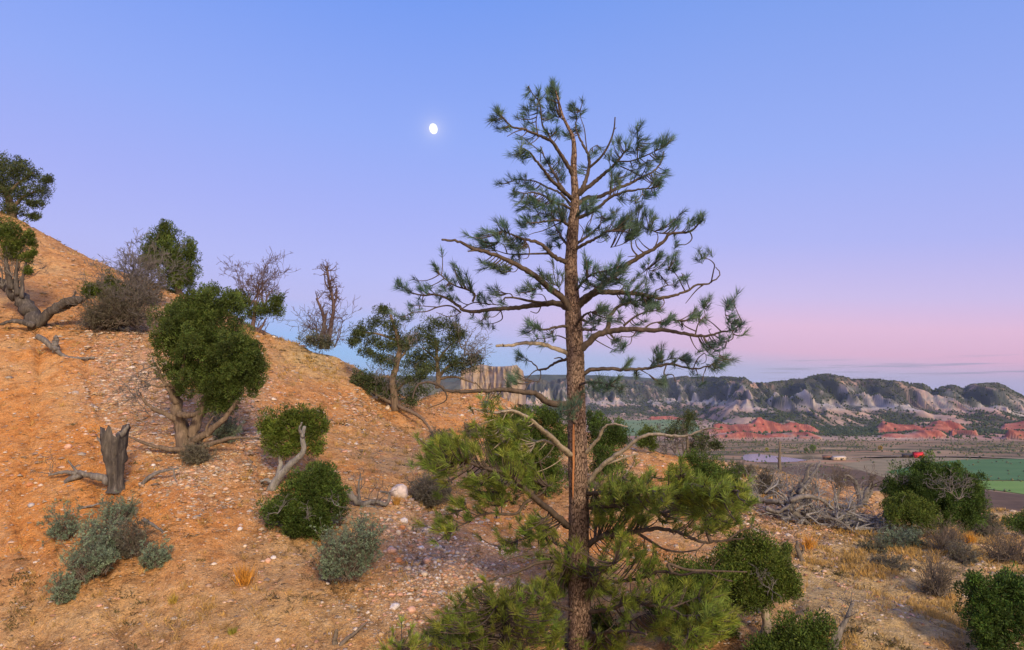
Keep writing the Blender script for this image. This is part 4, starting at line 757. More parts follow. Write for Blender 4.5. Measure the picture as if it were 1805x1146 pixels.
wood('dead_shrub', (1478, 885), 'small black bare shrub between the brush pile and the grey snag', 'shrub', [(zs([(1060,560),(1062,500),(1075,430),(1060,370)]), 3, 1), (zs([(1060,520),(1035,470),(1010,400)]), 2, .8), (zs([(1066,500),(1100,430),(1115,370)]), 2, .8)], mat='twig', twigs=[dict(pts=[zs([(1060,420)])[0], zs([(1100,420)])[0], zs([(1030,440)])[0]], length=26, r=.9, levels=4, n=5, jit=.5)])
wood('dead_tree', (1375, 834), 'slim dark standing dead trunk in front of the pond', 'dead tree', [([(1375,836),(1374,815),(1375,795),(1374,778)], 3.2, 1.6), ([(1374,800),(1380,797)], 1.4, .8), ([(1375,812),(1369,806)], 1.2, .7)], mat='twig')
wood('tree_stump', (1410, 988), 'small dark broken stump on the right slope below the brush pile', 'stump', [([(1414,992),(1409,978),(1406,966),(1405,955)], 5, 2.5), ([(1410,980),(1416,970),(1414,962)], 2.5, 1.5)], mat='twig')

# --- stones
def stone(S, seed, squash=.7, ang=.22):
    r = np.random.default_rng(seed); t = (1+5**.5)/2
    v = nz(np.array([[-1,t,0],[1,t,0],[-1,-t,0],[1,-t,0],[0,-1,t],[0,1,t],[0,-1,-t],[0,1,-t],[t,0,-1],[t,0,1],[-t,0,-1],[-t,0,1]])); f = np.array([[0,11,5],[0,5,1],[0,1,7],[0,7,10],[0,10,11],[1,5,9],[5,11,4],[11,10,2],[10,7,6],[7,1,8],[3,9,4],[3,4,2],[3,2,6],[3,6,8],[3,8,9],[4,9,5],[2,4,11],[6,2,10],[8,6,7],[9,8,1]])
    for _ in range(2):
        nv = list(v); mid = {}; nf = []
        def md_(a, b):
            k = (min(a, b), max(a, b))
            if k not in mid: mid[k] = len(nv); nv.append((nv[a]+nv[b])/2)
            return mid[k]
        for a, b, c in f: x, y, z = md_(a, b), md_(b, c), md_(c, a); nf += [[a, x, z], [b, y, x], [c, z, y], [x, y, z]]
        v = nz(np.array(nv)); f = np.array(nf)
    d = r.normal(0, 1, (9, 3)); d = nz(d); lim = r.uniform(.72, 1.0, 9); s = np.ones(len(v))
    for k in range(9): dot = v@d[k]; s = np.minimum(s, np.where(dot > .05, lim[k]/np.maximum(dot, .05), 9))
    v = v*np.minimum(s, 1)[:, None]*(1+.03*r.normal(0, 1, (len(v), 1))); return v*np.array([1, r.uniform(.75, 1.0), squash]), f
STN = {}
def stonemat(col):
    if col not in STN: STN[col] = material('stone', lambda: pbsdf(ramp(noise(14, 5, .6), [(.3, c4(*[x*.62 for x in col])), (.5, c4(*col)), (.72, c4(*[min(.85, x*1.25) for x in col]))]), .85, .2, bump(noise(30, 4), .3, .01)))
    return STN[col]
def rock(px, py, rpx, col, label, group=None, name='stone', seed=0, squash=.72):
    q = ground(px, py); r = rpx*q[1]/FPX; v, f = stone(None, seed, squash); o = mesh(name, v*r, f, stonemat(col), None, None, True); o.location = (q[0], q[1], q[2]+r*squash*.35); o.rotation_euler = (rng.normal(0, .15), rng.normal(0, .15), rng.uniform(0, 6)); tag(o, label, 'boulder' if name == 'boulder' else 'stone', group); return o
rock(705, 874, 17, (.47, .42, .42), 'white boulder on the slope beside the round grey shrub', None, 'boulder', 1, .85)
GS_ = 'stones in the gravel patch left of the pine'
WHT, PNK, ORG, TANc, GRY, CRM = (.62, .60, .64), (.60, .38, .30), (.48, .22, .11), (.52, .38, .26), (.40, .39, .42), (.58, .50, .42)
for k, (a, b, r, c, l) in enumerate([(713,921,8,WHT,'flat bluish white stone at the top of the gravel patch'),(709,932,6,ORG,'rust orange stone touching the flat white one'),(723,933,6,TANc,'tan stone right of the rust orange one'),(702,941,6.5,CRM,'cream stone just under the rust orange one'),(690,974,8.5,PNK,'round salmon stone on the left of the gravel patch'),(702,991,7.5,ORG,'brown half shaded stone below the round salmon one'),(773,968,6.5,GRY,'smooth grey stone in the middle of the gravel patch'),(753,992,7.5,PNK,'pink-orange stone below the smooth grey one'),(748,1014,6.5,CRM,'pale oval stone low in the gravel patch'),(749,1044,5.5,PNK,'pink stone at the lower end of the gravel patch'),(696,1072,8.5,WHT,'large whitish stone below the gravel patch'),(726,1079,8.5,PNK,'pink ringed stone beside the large whitish one'),(720,1004,5.5,CRM,'cream stone right under the brown half shaded one'),(734,996,5.5,TANc,'tan stone between the cream and pink-orange ones'),(757,934,5.5,CRM,'pale stone at the upper right rim of the gravel patch'),(743,968,5.5,WHT,'white stone left of the smooth grey one'),(788,1050,5.5,GRY,'grey stone near the fallen pine limb')]): rock(a, b, r, c, l, GS_, 'stone', 10+k)
for k, (a, b, r, c, l) in enumerate([(55,893,5.5,GRY,'grey stone alone on the lower left slope'),(52,857,6,ORG,'orange stone on the left edge slope'),(120,790,7,PNK,'pinkish stone left of the stump'),(482,985,5,WHT,'white stone on the tan slope below the juniper bush'),(472,990,6,PNK,'flat reddish stone beside the white one on the tan slope'),(423,935,5,WHT,'white stone on the bare orange ground'),(432,965,4,CRM,'cream stone below the white one on the bare orange ground'),(490,1132,5,WHT,'white stone at the bottom edge'),(445,1150,4,CRM,'cream stone at the bottom edge'),(610,1010,4,CRM,'cream stone in the shade of the tall sagebrush'),(1610,1008,5,WHT,'white stone on the straw slope left of the twiggy bush'),(1598,985,5,PNK,'pink stone on the straw slope'),(1546,996,4,WHT,'white stone near the low grey brush'),(170,458,3.5,CRM,'pale stone near the skyline on the left'),(590,722,3.5,CRM,'pale stone on the orange slope above the bush'),(683,721,4.5,CRM,'pale stone under the left pinyon'),(285,735,4.5,WHT,'white stone in the gravel by the big twisted trunk'),(270,822,4.5,WHT,'white stone beside the bent dead stick')]): rock(a, b, r, c, l, None, 'stone', 40+k)
# small stones nobody sets apart, each its own object
protos = [(lambda vf: vf)(stone(None, 80+k, .68)) for k in range(7)]; pm = []
for (v, f) in protos: pm.append(mesh('stone', v, f, None).data); bpy.data.objects.remove(bpy.data.objects[-1] if False else [o for o in COL.objects if o.data == pm[-1]][0])
cols = [WHT, PNK, TANc, CRM, GRY, (.50, .32, .22)]; pmm = []
for me in pm:
    for c in cols: m2 = me.copy(); m2.materials.append(stonemat(c)); m2.polygons.foreach_set('use_smooth', np.ones(len(m2.polygons), bool)); pmm.append(m2)
nsm = 0
while nsm < 150:
    a, b = rng.normal(775, 62), rng.normal(1000, 48)
    if not (650 < a < 950 and 905 < b < 1110) or rng.random() > blobs(np.array(a), np.array(b), GRAVEL)*1.2: continue
    q = ground(a, b); r = rng.uniform(1.8, 4.2)*q[1]/FPX; o = bpy.data.objects.new('pebble', pmm[rng.integers(len(pmm))]); COL.objects.link(o); o.location = (q[0], q[1], q[2]+r*.2); o.scale = (r, r, r); o.rotation_euler = (rng.normal(0, .3), rng.normal(0, .3), rng.uniform(0, 6)); tag(o, 'small rounded pebble among many in the stony patch left of the pine', 'pebble', 'pebbles in the stony patch'); nsm += 1
# --- gravel, dry grass and low weeds: nobody could count them
def scatter(n, x0, x1, y0, y1, dens):
    u = rng.uniform(x0, x1, n); Y = y0*(y1/y0)**rng.random(n)**1.0; X = u*Y; z = H(X, Y); p = np.stack([X, Y, z], -1); a, b = project(p); w = 18*fbm(X*.9, Y*.9, 3); k = (rng.random(n) < dens(a+2*w, b+w, X, Y)) & (a > -120) & (a < 1925) & (b < 1230); return p[k], Y[k]
def gravel():
    p, Y = scatter(480000, -.95, .95, 7.2, 30, lambda a, b, X, Y: np.clip(blobs(a, b, GRAVEL)*1.35*np.clip(fbm(X*1.9, Y*1.9, 3)*1.6+.85, .15, 1.2), 0, 1)*.85+.045+.06*(fbm(X*1.3, Y*1.3, 3) > .15))
    n = len(p); b = np.array([[1,0,0],[-1,0,0],[0,1,0],[0,-1,0],[0,0,1],[0,0,-1],[.62,.62,.55],[-.62,-.62,.55],[.62,-.62,.55],[-.62,.62,.55]], float)
    f = np.array([[4,6,2],[4,2,9],[4,9,1],[4,1,7],[4,7,3],[4,3,8],[4,8,0],[4,0,6],[6,0,2],[9,2,1],[7,1,3],[8,3,0]])
    r = (np.minimum(np.exp(rng.normal(-4.1, .55, n)), .06)*np.clip(Y/11, .8, 1.8)); k = rng.uniform(.65, 1.25, (n, 10, 1)); V = b[None]*k; th = rng.uniform(0, 6.3, n); c, s = np.cos(th)[:, None], np.sin(th)[:, None]
    V = np.stack([(V[..., 0]*c-V[..., 1]*s), (V[..., 0]*s+V[..., 1]*c)*1.0, V[..., 2]*.62], -1)*r[:, None, None]; V = V+(p-np.array([0, 0, .12])*r[:, None])[:, None]
    pal = np.array([[.52,.36,.25],[.58,.42,.32],[.50,.27,.15],[.54,.46,.39],[.42,.30,.22],[.30,.24,.20],[.58,.34,.25],[.50,.36,.21],[.56,.49,.43]]); col = pal[rng.integers(0, len(pal), n)]*rng.uniform(.5, 1.15, (n, 1))
    T = (np.arange(n)[:, None, None]*10+f[None]).reshape(-1, 3)
    MAT['gravel'] = material('gravel', lambda: pbsdf(mix(1.0, attr().outputs['Color'], ramp(noise(40, 3), [(.3, c4(.75, .75, .75)), (.7, c4(1.15, 1.15, 1.15))]), 'MULTIPLY'), .9, .15))
    stuff(mesh('gravel', V, T, MAT['gravel'], None, np.repeat(col, 10, axis=0)), 'loose pink and grey gravel strewn over the slope', 'gravel')
gravel()
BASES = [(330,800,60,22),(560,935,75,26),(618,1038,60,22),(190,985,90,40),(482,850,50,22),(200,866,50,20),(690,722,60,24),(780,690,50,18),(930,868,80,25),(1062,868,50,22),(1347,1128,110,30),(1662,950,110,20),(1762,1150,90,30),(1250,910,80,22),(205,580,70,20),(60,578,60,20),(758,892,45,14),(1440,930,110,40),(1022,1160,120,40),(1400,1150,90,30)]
def contact_shade(a, b): return sum(np.exp(-((a-x)/sx)**2-((b-y)/sy)**2) for x, y, sx, sy in BASES)  # extra dark litter round plant bases, standing in for contact shadows
def tufts(name, label, cat, mat, n, dens, hgt, wid, blades, lean, colA, colB, rad):
    p, Y = scatter(n, -.95, .95, 7.2, 30, dens); m = len(p); k = np.repeat(np.arange(m), blades); nb = len(k); sc = (rng.uniform(.5, 1.3, m))[k]; d = nz(np.stack([rng.normal(0, lean, nb), rng.normal(0, lean, nb), np.ones(nb)], -1))
    q = p[k]+np.stack([rng.normal(0, rad, nb), rng.normal(0, rad, nb), np.full(nb, -.01)], -1)*sc[:, None]; c = (np.array(colA)+(np.array(colB)-np.array(colA))*rng.random((m, 1)))[k]*rng.uniform(.75, 1.25, (nb, 1))
    mb = MB(); leaves(mb, q, d, hgt*sc*rng.uniform(.6, 1.2, nb), wid*np.clip(Y[k]/11, .8, 1.8), c, .35, .12); stuff(mb.build(name, MAT[mat]), label, cat)
tufts('dry_grass', 'straw coloured dry grass on the slopes', 'grass', 'grass', 80000, lambda a, b, X, Y: np.clip(blobs(a, b, GRASSY), 0, 1)**1.4*.42*np.clip(fbm(X*.8, Y*.8, 3)*2+.6, 0, 1)+.012, .15, .010, 13, .42, (.72, .72, .75), (1.1, 1.0, .85), .035)
tufts('low_weeds', 'low grey-green weeds dotted over the ground', 'weeds', 'weed', 42000, lambda a, b, X, Y: np.clip(1.6-9*np.abs(fbm((X*.8+Y*.6)*1.6+7, (Y*.8-X*.6)*.35+3, 2)), .25, 1.6)*(.06+.45*np.exp(-((a-60)/170)**2-((b-1090)/90)**2)+.35*np.clip(blobs(a, b, GRASSY), 0, 1)+.25*np.clip((b-1020)/100, 0, 1))*np.clip(fbm(X*1.1+4, Y*1.1, 3)*3-.2, 0, 1), .085, .013, 16, .9, (.32, .34, .32), (.95, .95, .7), .06)
tufts('stick_litter_shade', 'fine dead twigs and bark litter lying on the ground, thickened under plants as contact shade', 'litter', 'weed', 70000, lambda a, b, X, Y: .03+.25*np.clip(fbm(X*.7+9, Y*.7, 3)*3-.5, 0, 1)+.9*np.clip(contact_shade(a, b), 0, 1), .14, .009, 4, 4.0, (.28, .26, .28), (.9, .75, .65), .08)
# single tufts one can point to
def tuft(px, py, hpx, n, col, label, mat='grass', lean=.3):
    S = Site(px, py, None, .01); mb = MB(); d = nz(np.stack([rng.normal(0, lean, n), rng.normal(0, lean, n), np.ones(n)], -1)); q = rng.normal(0, hpx*.12*S.m, (n, 3))*np.array([1, 1, 0]); leaves(mb, q, d, hpx*S.m*rng.uniform(.5, 1.05, n), .011, np.array(col)*rng.uniform(.75, 1.25, (n, 1)), .3, .12); o = mb.build('grass_tuft', MAT[mat], None, False); o.location = tuple(S.o); tag(o, label, 'grass')
tuft(430, 1032, 46, 130, (1.15, .82, .42), 'upright golden grass tuft on the lower tan slope')
tuft(305, 1065, 22, 60, (.9, .95, .6), 'small green-yellow tuft on the bottom left slope')
tuft(410, 1118, 18, 60, (.55, .75, .4), 'low green tuft at the bottom edge')
tuft(548, 795, 24, 70, (1.0, .85, .55), 'straw tuft behind the small leaning juniper')
tuft(1425, 968, 34, 120, (1.2, .85, .42), 'golden grass beside the small dark stump')
tuft(1710, 958, 30, 120, (1.2, .9, .45), 'golden grass under the big round-topped juniper')
tuft(1462, 895, 24, 90, (1.1, 1.0, .55), 'pale yellow grass showing through the dead brush pile')
tuft(700, 890, 22, 90, (1.0, .8, .5), 'straw grass below the white boulder')
# ------------------------------------------------------------------ the ponderosa pine
YT = 9.0; ZO = {'A':(860,135,5.306),'B':(690,370,5.306),'C':(870,300,5.306),'D':(990,350,5.306),'E':(990,510,5.306),'F':(720,560,5.306),'G':(720,720,5.306),'H':(1000,690,5.306),'I':(1000,860,5.306),'J':(720,910,4.856),'K':(1000,930,5.306)}
def zc(k, L):
    x, y, s = ZO[k]; return np.array([(x+a/s, y+b/s) for a, b in L], float)
# each limb: zoom key, path, radii, depth at the tip (+ away), side limbs, needle tufts
PB = [
('A',[(800,930),(760,850),(730,800),(650,680),(590,600),(500,560),(400,520),(330,490),(230,470),(160,400),(110,350)],(4.2,1.2),-.5,
 [([(590,600),(560,530),(520,480),(500,380),(480,240),(410,150),(380,90)],1.8,.7),([(470,540),(450,430),(465,320),(470,230)],1.2,.6),([(330,490),(250,520),(180,560)],1.2,.6)],
 [(110,340),(75,400),(90,470),(150,470),(200,460),(290,560),(380,570),(375,100),(370,150),(480,130),(490,190),(340,290),(400,260),(330,370),(390,420),(450,300),(520,350),(560,370),(540,510),(600,510),(640,490),(470,230),(90,300),(130,330),(60,360),(350,450),(430,500)]),
('A',[(800,700),(790,600),(760,480),(690,390),(600,360),(540,330)],(2.2,.8),.3,[],[(620,300),(590,360),(600,260),(650,400),(570,130),(560,200),(600,70),(640,150),(610,110),(620,200),(570,300)]),
('A',[(850,1100),(900,1000),(940,870),(935,720),(900,660),(850,560),(820,470),(830,370)],(4.5,1.2),.5,[([(930,700),(915,600),(900,480),(870,390),(860,320)],1.2,.6),([(960,860),(1060,750),(1130,640),(1180,490),(1190,380)],2.6,1.0),([(1180,490),(1200,478)],1.0,.6),([(930,740),(960,680),(1020,640)],1,.6)],
 [(780,260),(850,310),(880,330),(790,370),(830,440),(800,500),(760,540),(850,500),(760,290),(830,350),(900,300),(1060,660),(1000,700),(960,720),(870,850),(900,830),(860,880),(780,290)]),
('A',[(830,1120),(960,1020),(1080,920),(1180,830),(1250,740),(1290,690)],(4.5,1.4),-.4,[([(1230,810),(1340,790),(1450,750),(1560,700),(1640,660)],1.6,.7),([(1390,770),(1400,650),(1400,520)],1.1,.6),([(1240,840),(1330,880),(1420,930)],1.3,.7)],
 [(1230,570),(1290,610),(1330,620),(1395,440),(1400,500),(1405,560),(1400,630),(1150,690),(1170,760),(1210,720),(1130,740),(1240,800),(1490,640),(1600,590),(1640,570),(1660,620),(1570,600),(1610,670),(1580,760),(1500,800),(1400,790),(1350,830),(1440,720),(1670,600),(1625,620),(1340,690),(1220,620),(1460,660)]),
('A',[(850,1190),(900,1150),(1060,1120),(1180,1060),(1330,1000),(1430,950),(1560,880),(1620,800),(1645,700)],(5,1.3),.9,[([(1420,950),(1480,840),(1490,780)],1.2,.6),([(1160,1060),(1155,1000),(1190,960)],.9,.5),([(1620,820),(1640,760),(1630,720)],.8,.5)],
 [(1640,890),(1600,950),(1580,1000),(1200,930),(1160,900),(1290,900),(1350,880),(1410,900),(1480,890),(1540,940),(1520,830),(1580,760),(1200,970),(1260,960),(1660,860),(1560,980)]),
('C',[(790,440),(900,400),(1000,330),(1100,250),(1200,210),(1330,185),(1450,170),(1540,150)],(4,1.2),-.7,[([(1390,180),(1380,240),(1300,290),(1240,270)],.9,.5),([(960,360),(1020,350)],.9,.5),([(930,400),(900,500),(860,560)],1.1,.6)],
 [(1200,265),(1290,250),(1330,240),(1450,220),(1490,200),(1560,130),(1520,90),(1100,100),(1140,60),(1180,110),(1570,60),(1430,200),(870,560),(890,540)]),
('C',[(740,270),(640,190),(540,90),(470,0),(380,-110),(300,-190),(265,-205)],(4,1.4),-.8,[],[(240,-160),(240,-215),(290,-150),(330,-170),(280,-190)]),
('C',[(760,300),(690,230),(620,130),(560,20),(500,-80),(460,-160),(440,-220)],(4.2,1.3),.4,[([(470,-150),(330,-260),(250,-320),(200,-340)],1.2,.6),([(440,-80),(440,-160),(445,-220)],.9,.5)],
 [(480,-90),(560,-95),(610,-95),(560,-30),(590,40),(630,60),(545,70),(490,20),(620,0),(430,-200),(640,30),(520,-110),(650,-60)]),
('C',[(720,330),(620,210),(520,170),(400,110),(300,90),(200,90)],(2.8,.9),.6,[],[(150,50),(200,70),(250,40),(300,50),(230,110),(320,150),(350,150),(120,90),(330,130),(380,160)]),
('C',[(730,370),(640,320),(560,300),(470,240),(380,210),(290,215),(220,200)],(3,.9),-.6,[],[(190,200),(270,240),(300,300),(350,310),(450,310),(380,270),(440,280),(520,230),(330,350),(400,320),(480,330),(180,215),(280,330),(500,190),(560,230)]),
('C',[(700,520),(640,480),(600,470),(500,480),(400,490),(300,500)],(3,1),-.9,[([(600,470),(520,420),(430,400)],1.2,.6),([(640,490),(560,520),(450,570),(370,590),(330,605)],1.3,.6)],
 [(560,300),(600,350),(520,370),(470,350),(400,420),(330,420),(290,490),(350,490),(440,450),(560,440),(620,420),(680,350),(650,280),(620,500),(560,380),(490,420),(530,470),(600,280),(680,430),(570,400),(640,380),(300,440),(390,470),(260,500)]),
('C',[(690,700),(650,650),(620,600),(570,510),(540,430)],(2.6,1),.6,[([(670,690),(600,710),(520,715)],.8,.5)],[(520,590),(560,640),(610,680),(600,560),(530,680),(510,690),(590,620),(560,570),(630,560)]),
('C',[(780,420),(840,370),(890,330)],(2,1),-.8,[],[(860,290),(920,300),(900,340),(950,360),(880,370),(830,330),(840,290),(800,390),(870,330),(930,340)]),
('C',[(740,710),(850,640),(940,570),(1000,500),(1010,430)],(3.2,1),.7,[([(860,610),(870,520),(930,420),(940,380)],1.0,.5),([(800,650),(840,560),(800,500)],1.0,.5),([(940,570),(1080,520),(1140,440),(1120,390)],1.0,.5)],[(1050,410),(1100,370),(1090,430),(1030,460),(990,430),(1110,400),(1060,440),(940,560),(870,560)]),
('C',[(760,740),(800,720),(950,640),(1090,570),(1180,570),(1240,580)],(4,1.2),-.6,[([(1020,600),(1070,610),(1095,640)],1.1,.6),([(1060,640),(1000,675),(960,670)],.8,.5)],[(1020,560),(1040,580),(1180,490),(1220,480),(1250,520),(1140,510),(1300,440),(1010,590),(1240,470),(1190,510),(1270,490),(1210,450)]),
('B',[(1640,490),(1540,450),(1480,400),(1400,320),(1300,285),(1200,260),(1100,220),(1040,200)],(5,1.2),-.7,[([(1480,410),(1330,410),(1200,415),(1080,410),(980,380)],2.2,.8),([(1240,290),(1290,370),(1270,450),(1230,460)],1.3,.6),([(1080,410),(1050,330),(1000,300)],1.2,.6),([(1190,420),(1200,500)],.9,.5)],
 [(1060,110),(1080,160),(860,200),(880,170),(950,200),(980,220),(820,230),(840,270),(1060,250),(1130,270),(1180,250),(1200,290),(1150,330),(990,260),(900,330),(960,320),(860,350),(760,330),(1240,300),(1200,420),(1160,460),(1090,250),(1040,130),(800,250),(740,330),(1100,320),(1020,220),(1220,340),(1130,420),(870,300)]),
('B',[(1700,980),(1600,830),(1480,730),(1350,620),(1200,530),(1060,460),(900,400),(760,360),(650,305),(470,280)],(6.5,1.8),-1.0,[([(800,370),(760,383),(715,388)],1.6,1.1),([(1200,545),(1150,580),(1100,575)],.9,.5),([(1600,800),(1560,720),(1500,690)],1,.6),([(1600,770),(1480,740),(1350,740)],1,.6)],
 [(870,490),(920,490),(960,520),(1010,550),(1050,560),(1100,540),(1040,520),(1400,580),(1450,610),(1480,640),(1420,620),(1280,690),(1260,720),(1330,730),(1380,700),(1560,580),(1600,600),(850,470),(940,500),(1390,560),(1240,740),(1500,640)]),
('B',[(1690,940),(1560,880),(1350,890),(1150,920),(950,930),(800,950),(680,940),(600,880),(500,820),(400,790),(300,800),(200,780),(130,740),(80,700)],(6.5,1.1),.5,
 [([(1450,860),(1280,850),(1130,820),(1060,822)],2.6,1.4),([(1130,820),(1110,785),(1075,785)],1.2,.7),([(760,860),(780,790),(720,750),(600,710),(520,660),(450,600)],2,.8),([(650,930),(760,870),(900,880),(1000,890)],1.4,.7),([(650,960),(560,900),(430,910),(330,950),(200,960),(80,1020)],1.8,.7),([(430,910),(300,900),(200,890)],1,.6),([(650,950),(560,1000),(420,960)],1.0,.6),([(1030,940),(1035,1020),(960,1060),(850,1070)],1.2,.6),([(1020,950),(960,1000),(880,1000)],.9,.5),([(1415,900),(1360,965),(1300,950)],1.2,.7),([(1450,860),(1420,800),(1300,790)],1.1,.6)],
 [(90,690),(70,720),(150,740),(190,740),(270,700),(350,700),(360,720),(260,730),(420,510),(430,550),(500,600),(520,620),(630,550),(620,600),(650,620),(700,600),(690,650),(740,690),(590,650),(480,700),(560,720),(450,740),(540,790),(620,820),(820,780),(850,800),(940,770),(980,770),(920,820),(1020,840),(830,850),(190,880),(180,930),(260,920),(120,980),(90,1000),(160,1000),(290,840),(450,830),(590,930),(820,1030),(850,1060),(950,1090),(760,990),(880,970),(400,500),(640,580),(960,740),(80,670),(1310,800),(740,720),(130,1010)]),
('F',[(1500,80),(1380,90),(1280,110),(1180,90),(1130,50)],(3.2,1),-.7,[([(1480,200),(1400,170),(1300,190),(1200,200)],1.2,.6),([(1400,100),(1340,130)],.9,.5)],[(1160,50),(1110,120),(1090,130),(1200,160),(1170,210),(1320,140),(1360,190),(1270,180),(1230,90),(1140,30),(1180,80)]),
('F',[(1500,340),(1380,290),(1250,250),(1120,240),(950,260),(820,265)],(4.8,2.2),-.5,[([(900,258),(880,245)],1.2,.8)],[]),
('F',[(1500,385),(1380,420),(1290,475),(1220,490),(1180,440),(1110,390),(1060,360)],(3,.8),.7,[([(1290,475),(1180,500),(1100,580)],1.5,.7),([(1470,370),(1420,375),(1365,382)],1.6,.9),([(1240,490),(1235,560),(1200,620)],.9,.5)],[(1050,340),(1040,370),(1100,390),(1030,330)]),
('F',[(1540,800),(1300,790),(1180,710),(1050,690),(850,670),(740,680),(600,690),(450,690),(350,680),(300,640),(130,610),(80,640),(40,760)],(6,1.2),-1.1,[([(340,690),(360,750),(180,850)],1.4,.6),([(700,690),(620,600)],1.1,.6),([(740,670),(770,610)],1.4,.9),([(1080,690),(1150,600),(1230,600)],1.2,.6)],[(950,550),(1000,580),(1030,540),(930,590),(980,540),(720,800),(740,790),(730,720)]),
('G',[(1560,460),(1420,350),(1300,240),(1160,120),(1050,50),(970,20),(850,40),(700,20),(590,0)],(6,1.4),-1.3,[([(1420,365),(1330,320),(1250,300),(1190,320)],3.4,1.6),([(770,40),(830,150),(960,200)],1,.5)],
 [(780,60),(850,100),(920,50),(760,200),(850,210),(900,230),(800,300),(780,370),(1000,370),(1100,400),(1150,330),(1000,140),(880,160),(720,-20),(1090,150),(1050,260),(960,300),(1170,420)]),
('G',[(1500,1110),(1350,980),(1190,850),(1060,730),(950,620),(850,590),(700,550),(620,530),(500,480),(400,470)],(6,1.6),-1.8,[([(1180,830),(1080,890),(1030,970),(900,990),(770,980),(640,1010),(540,1070),(400,1130)],3.2,1.0),([(860,970),(880,900),(950,850)],1.4,.7),([(1100,790),(980,810),(880,770)],1,.5),([(640,1010),(560,960),(530,880)],1,.5),([(1170,820),(1250,790),(1300,720)],1.2,.6)],
 [(270,350),(330,330),(400,320),(450,340),(500,310),(550,350),(600,350),(230,430),(300,420),(380,420),(480,430),(130,490),(200,500),(270,540),(350,560),(320,600),(900,430),(960,480),(1020,520),(950,560),(1080,600),(1140,600),(1190,630),(1200,680),(1100,650),(600,660),(700,640),(780,680),(860,700),(900,750),(580,730),(660,760),(740,800),(820,820),(870,850),(720,870),(500,860),(520,920),(350,1060),(400,1010),(300,1090),(1130,1060),(1180,1070),(1250,1080),(640,320),(200,380),(420,380),(560,420),(980,430),(1170,580),(1040,570),(640,690),(330,1040)]),
('H',[(150,590),(240,500),(300,420),(340,340),(430,305),(560,330)],(4,1.3),-.6,[],[]),
('H',[(190,860),(320,700),(450,600),(560,530),(650,450),(760,405),(870,400),(1000,420),(1120,415),(1230,370),(1320,350),(1460,350)],(5.2,1.0),-1.2,[([(340,705),(450,650),(560,610),(660,580)],2.6,1.2),([(1230,365),(1330,340),(1400,345)],.9,.5)],[]),
('E',[(150,810),(300,755),(450,745),(600,750),(800,740),(900,720),(1030,700),(1150,730),(1250,745),(1380,720)],(4.6,1.4),-.3,[([(1000,705),(1100,645),(960,665),(900,680)],1.2,.6),([(980,730),(960,800),(1040,800),(1065,870)],1.4,.6),([(1240,740),(1280,640),(1340,600),(1345,680),(1300,700)],1.0,.5),([(1380,720),(1470,640),(1480,580)],1.2,.6),([(1370,750),(1320,820)],1.0,.5),([(740,770),(820,800)],1,.5)],
 [(630,680),(690,760),(600,700),(880,570),(910,590),(940,620),(860,650),(860,690),(1030,620),(1060,660),(1170,640),(1200,660),(1180,690),(1270,670),(1400,720),(1440,730),(1530,640),(1550,660),(1520,690),(1440,680),(1480,720),(1270,790),(640,650),(700,790),(890,540),(930,650),(1150,610),(1540,610),(930,850),(970,840),(940,880)]),
('E',[(150,900),(250,870),(380,880),(470,900),(560,930)],(2.4,1),-1.3,[],[(400,860),(470,880),(520,900),(350,840),(430,920),(300,860),(540,940),(380,900),(250,880),(450,850)]),
('G',[(1560,150),(1480,60),(1420,20)],(2,1),-1.0,[],[(1430,-40),(1480,-10),(1540,30),(1500,-60),(1460,30),(1560,-30),(1420,10),(1600,-60)]),
('E',[(160,580),(250,500),(330,430),(420,400),(600,375),(800,380),(950,385),(1100,405),(1250,430),(1380,435),(1500,400),(1600,390)],(7,1.5),-.8,[([(1240,400),(1290,300),(1340,250),(1330,180)],1.3,.6),([(1240,390),(1150,340),(1100,290)],1.2,.6),([(1500,370),(1400,310),(1340,270)],1.2,.6),([(1600,390),(1680,300),(1650,230),(1620,160)],1.2,.6),([(1560,300),(1530,230),(1540,160)],.9,.5),([(1610,400),(1600,460),(1540,490)],1.1,.6),([(770,360),(830,325),(895,307)],1.8,1.1),([(720,400),(660,440),(560,440)],1.1,.6),([(660,440),(640,510),(600,530)],.8,.5),([(1400,430),(1380,380),(1400,370)],.9,.6)],
 [(960,300),(1000,270),(1060,270),(1080,290),(1320,130),(1340,110),(1250,240),(1230,250),(1290,220),(1330,290),(1570,130),(1560,100),(1610,120),(1570,260),(1600,230),(1630,290),(1650,310),(1560,320),(1600,340),(1360,490),(1400,510),(1350,540),(1440,500),(1470,490),(1500,460),(1440,560),(520,470),(500,450),(570,530),(590,510),(940,310),(1040,240),(1350,100),(1210,240),(1540,120),(1340,500),(1670,330)]),
('D',[(140,1010),(200,940),(290,880),(390,800),(500,720),(620,610),(740,540),(860,470),(960,390),(1010,330),(1110,320),(1200,310),(1280,240),(1330,200)],(6.5,1.2),-.5,[([(720,540),(660,470),(650,380)],1.8,.9),([(760,500),(700,440),(690,390)],1.3,.7),([(870,460),(900,350),(880,300)],1.3,.7),([(840,480),(760,430),(720,380)],1.2,.6),([(1010,330),(900,320),(820,290)],1.4,.7),([(1200,320),(1220,370),(1160,430),(1090,430)],1.2,.6),([(720,540),(620,545)],1.2,.6),([(660,380),(560,430),(460,458)],1.1,.5)],
 [(700,90),(660,120),(720,70),(780,100),(770,140),(860,180),(850,200),(960,220),(1060,210),(1050,250),(1090,230),(1270,180),(1240,200),(1300,160),(1190,200),(560,220),(590,230),(540,210),(700,240),(740,250),(780,270),(680,290),(640,310),(720,320),(600,370),(840,280),(1070,425),(1310,150),(1220,180),(690,260),(760,230),(1070,190),(840,160),(620,330),(670,340),(580,260)]),
('D',[(140,860),(200,780),(300,700),(400,680),(520,640)],(3,1.2),-1.0,[],
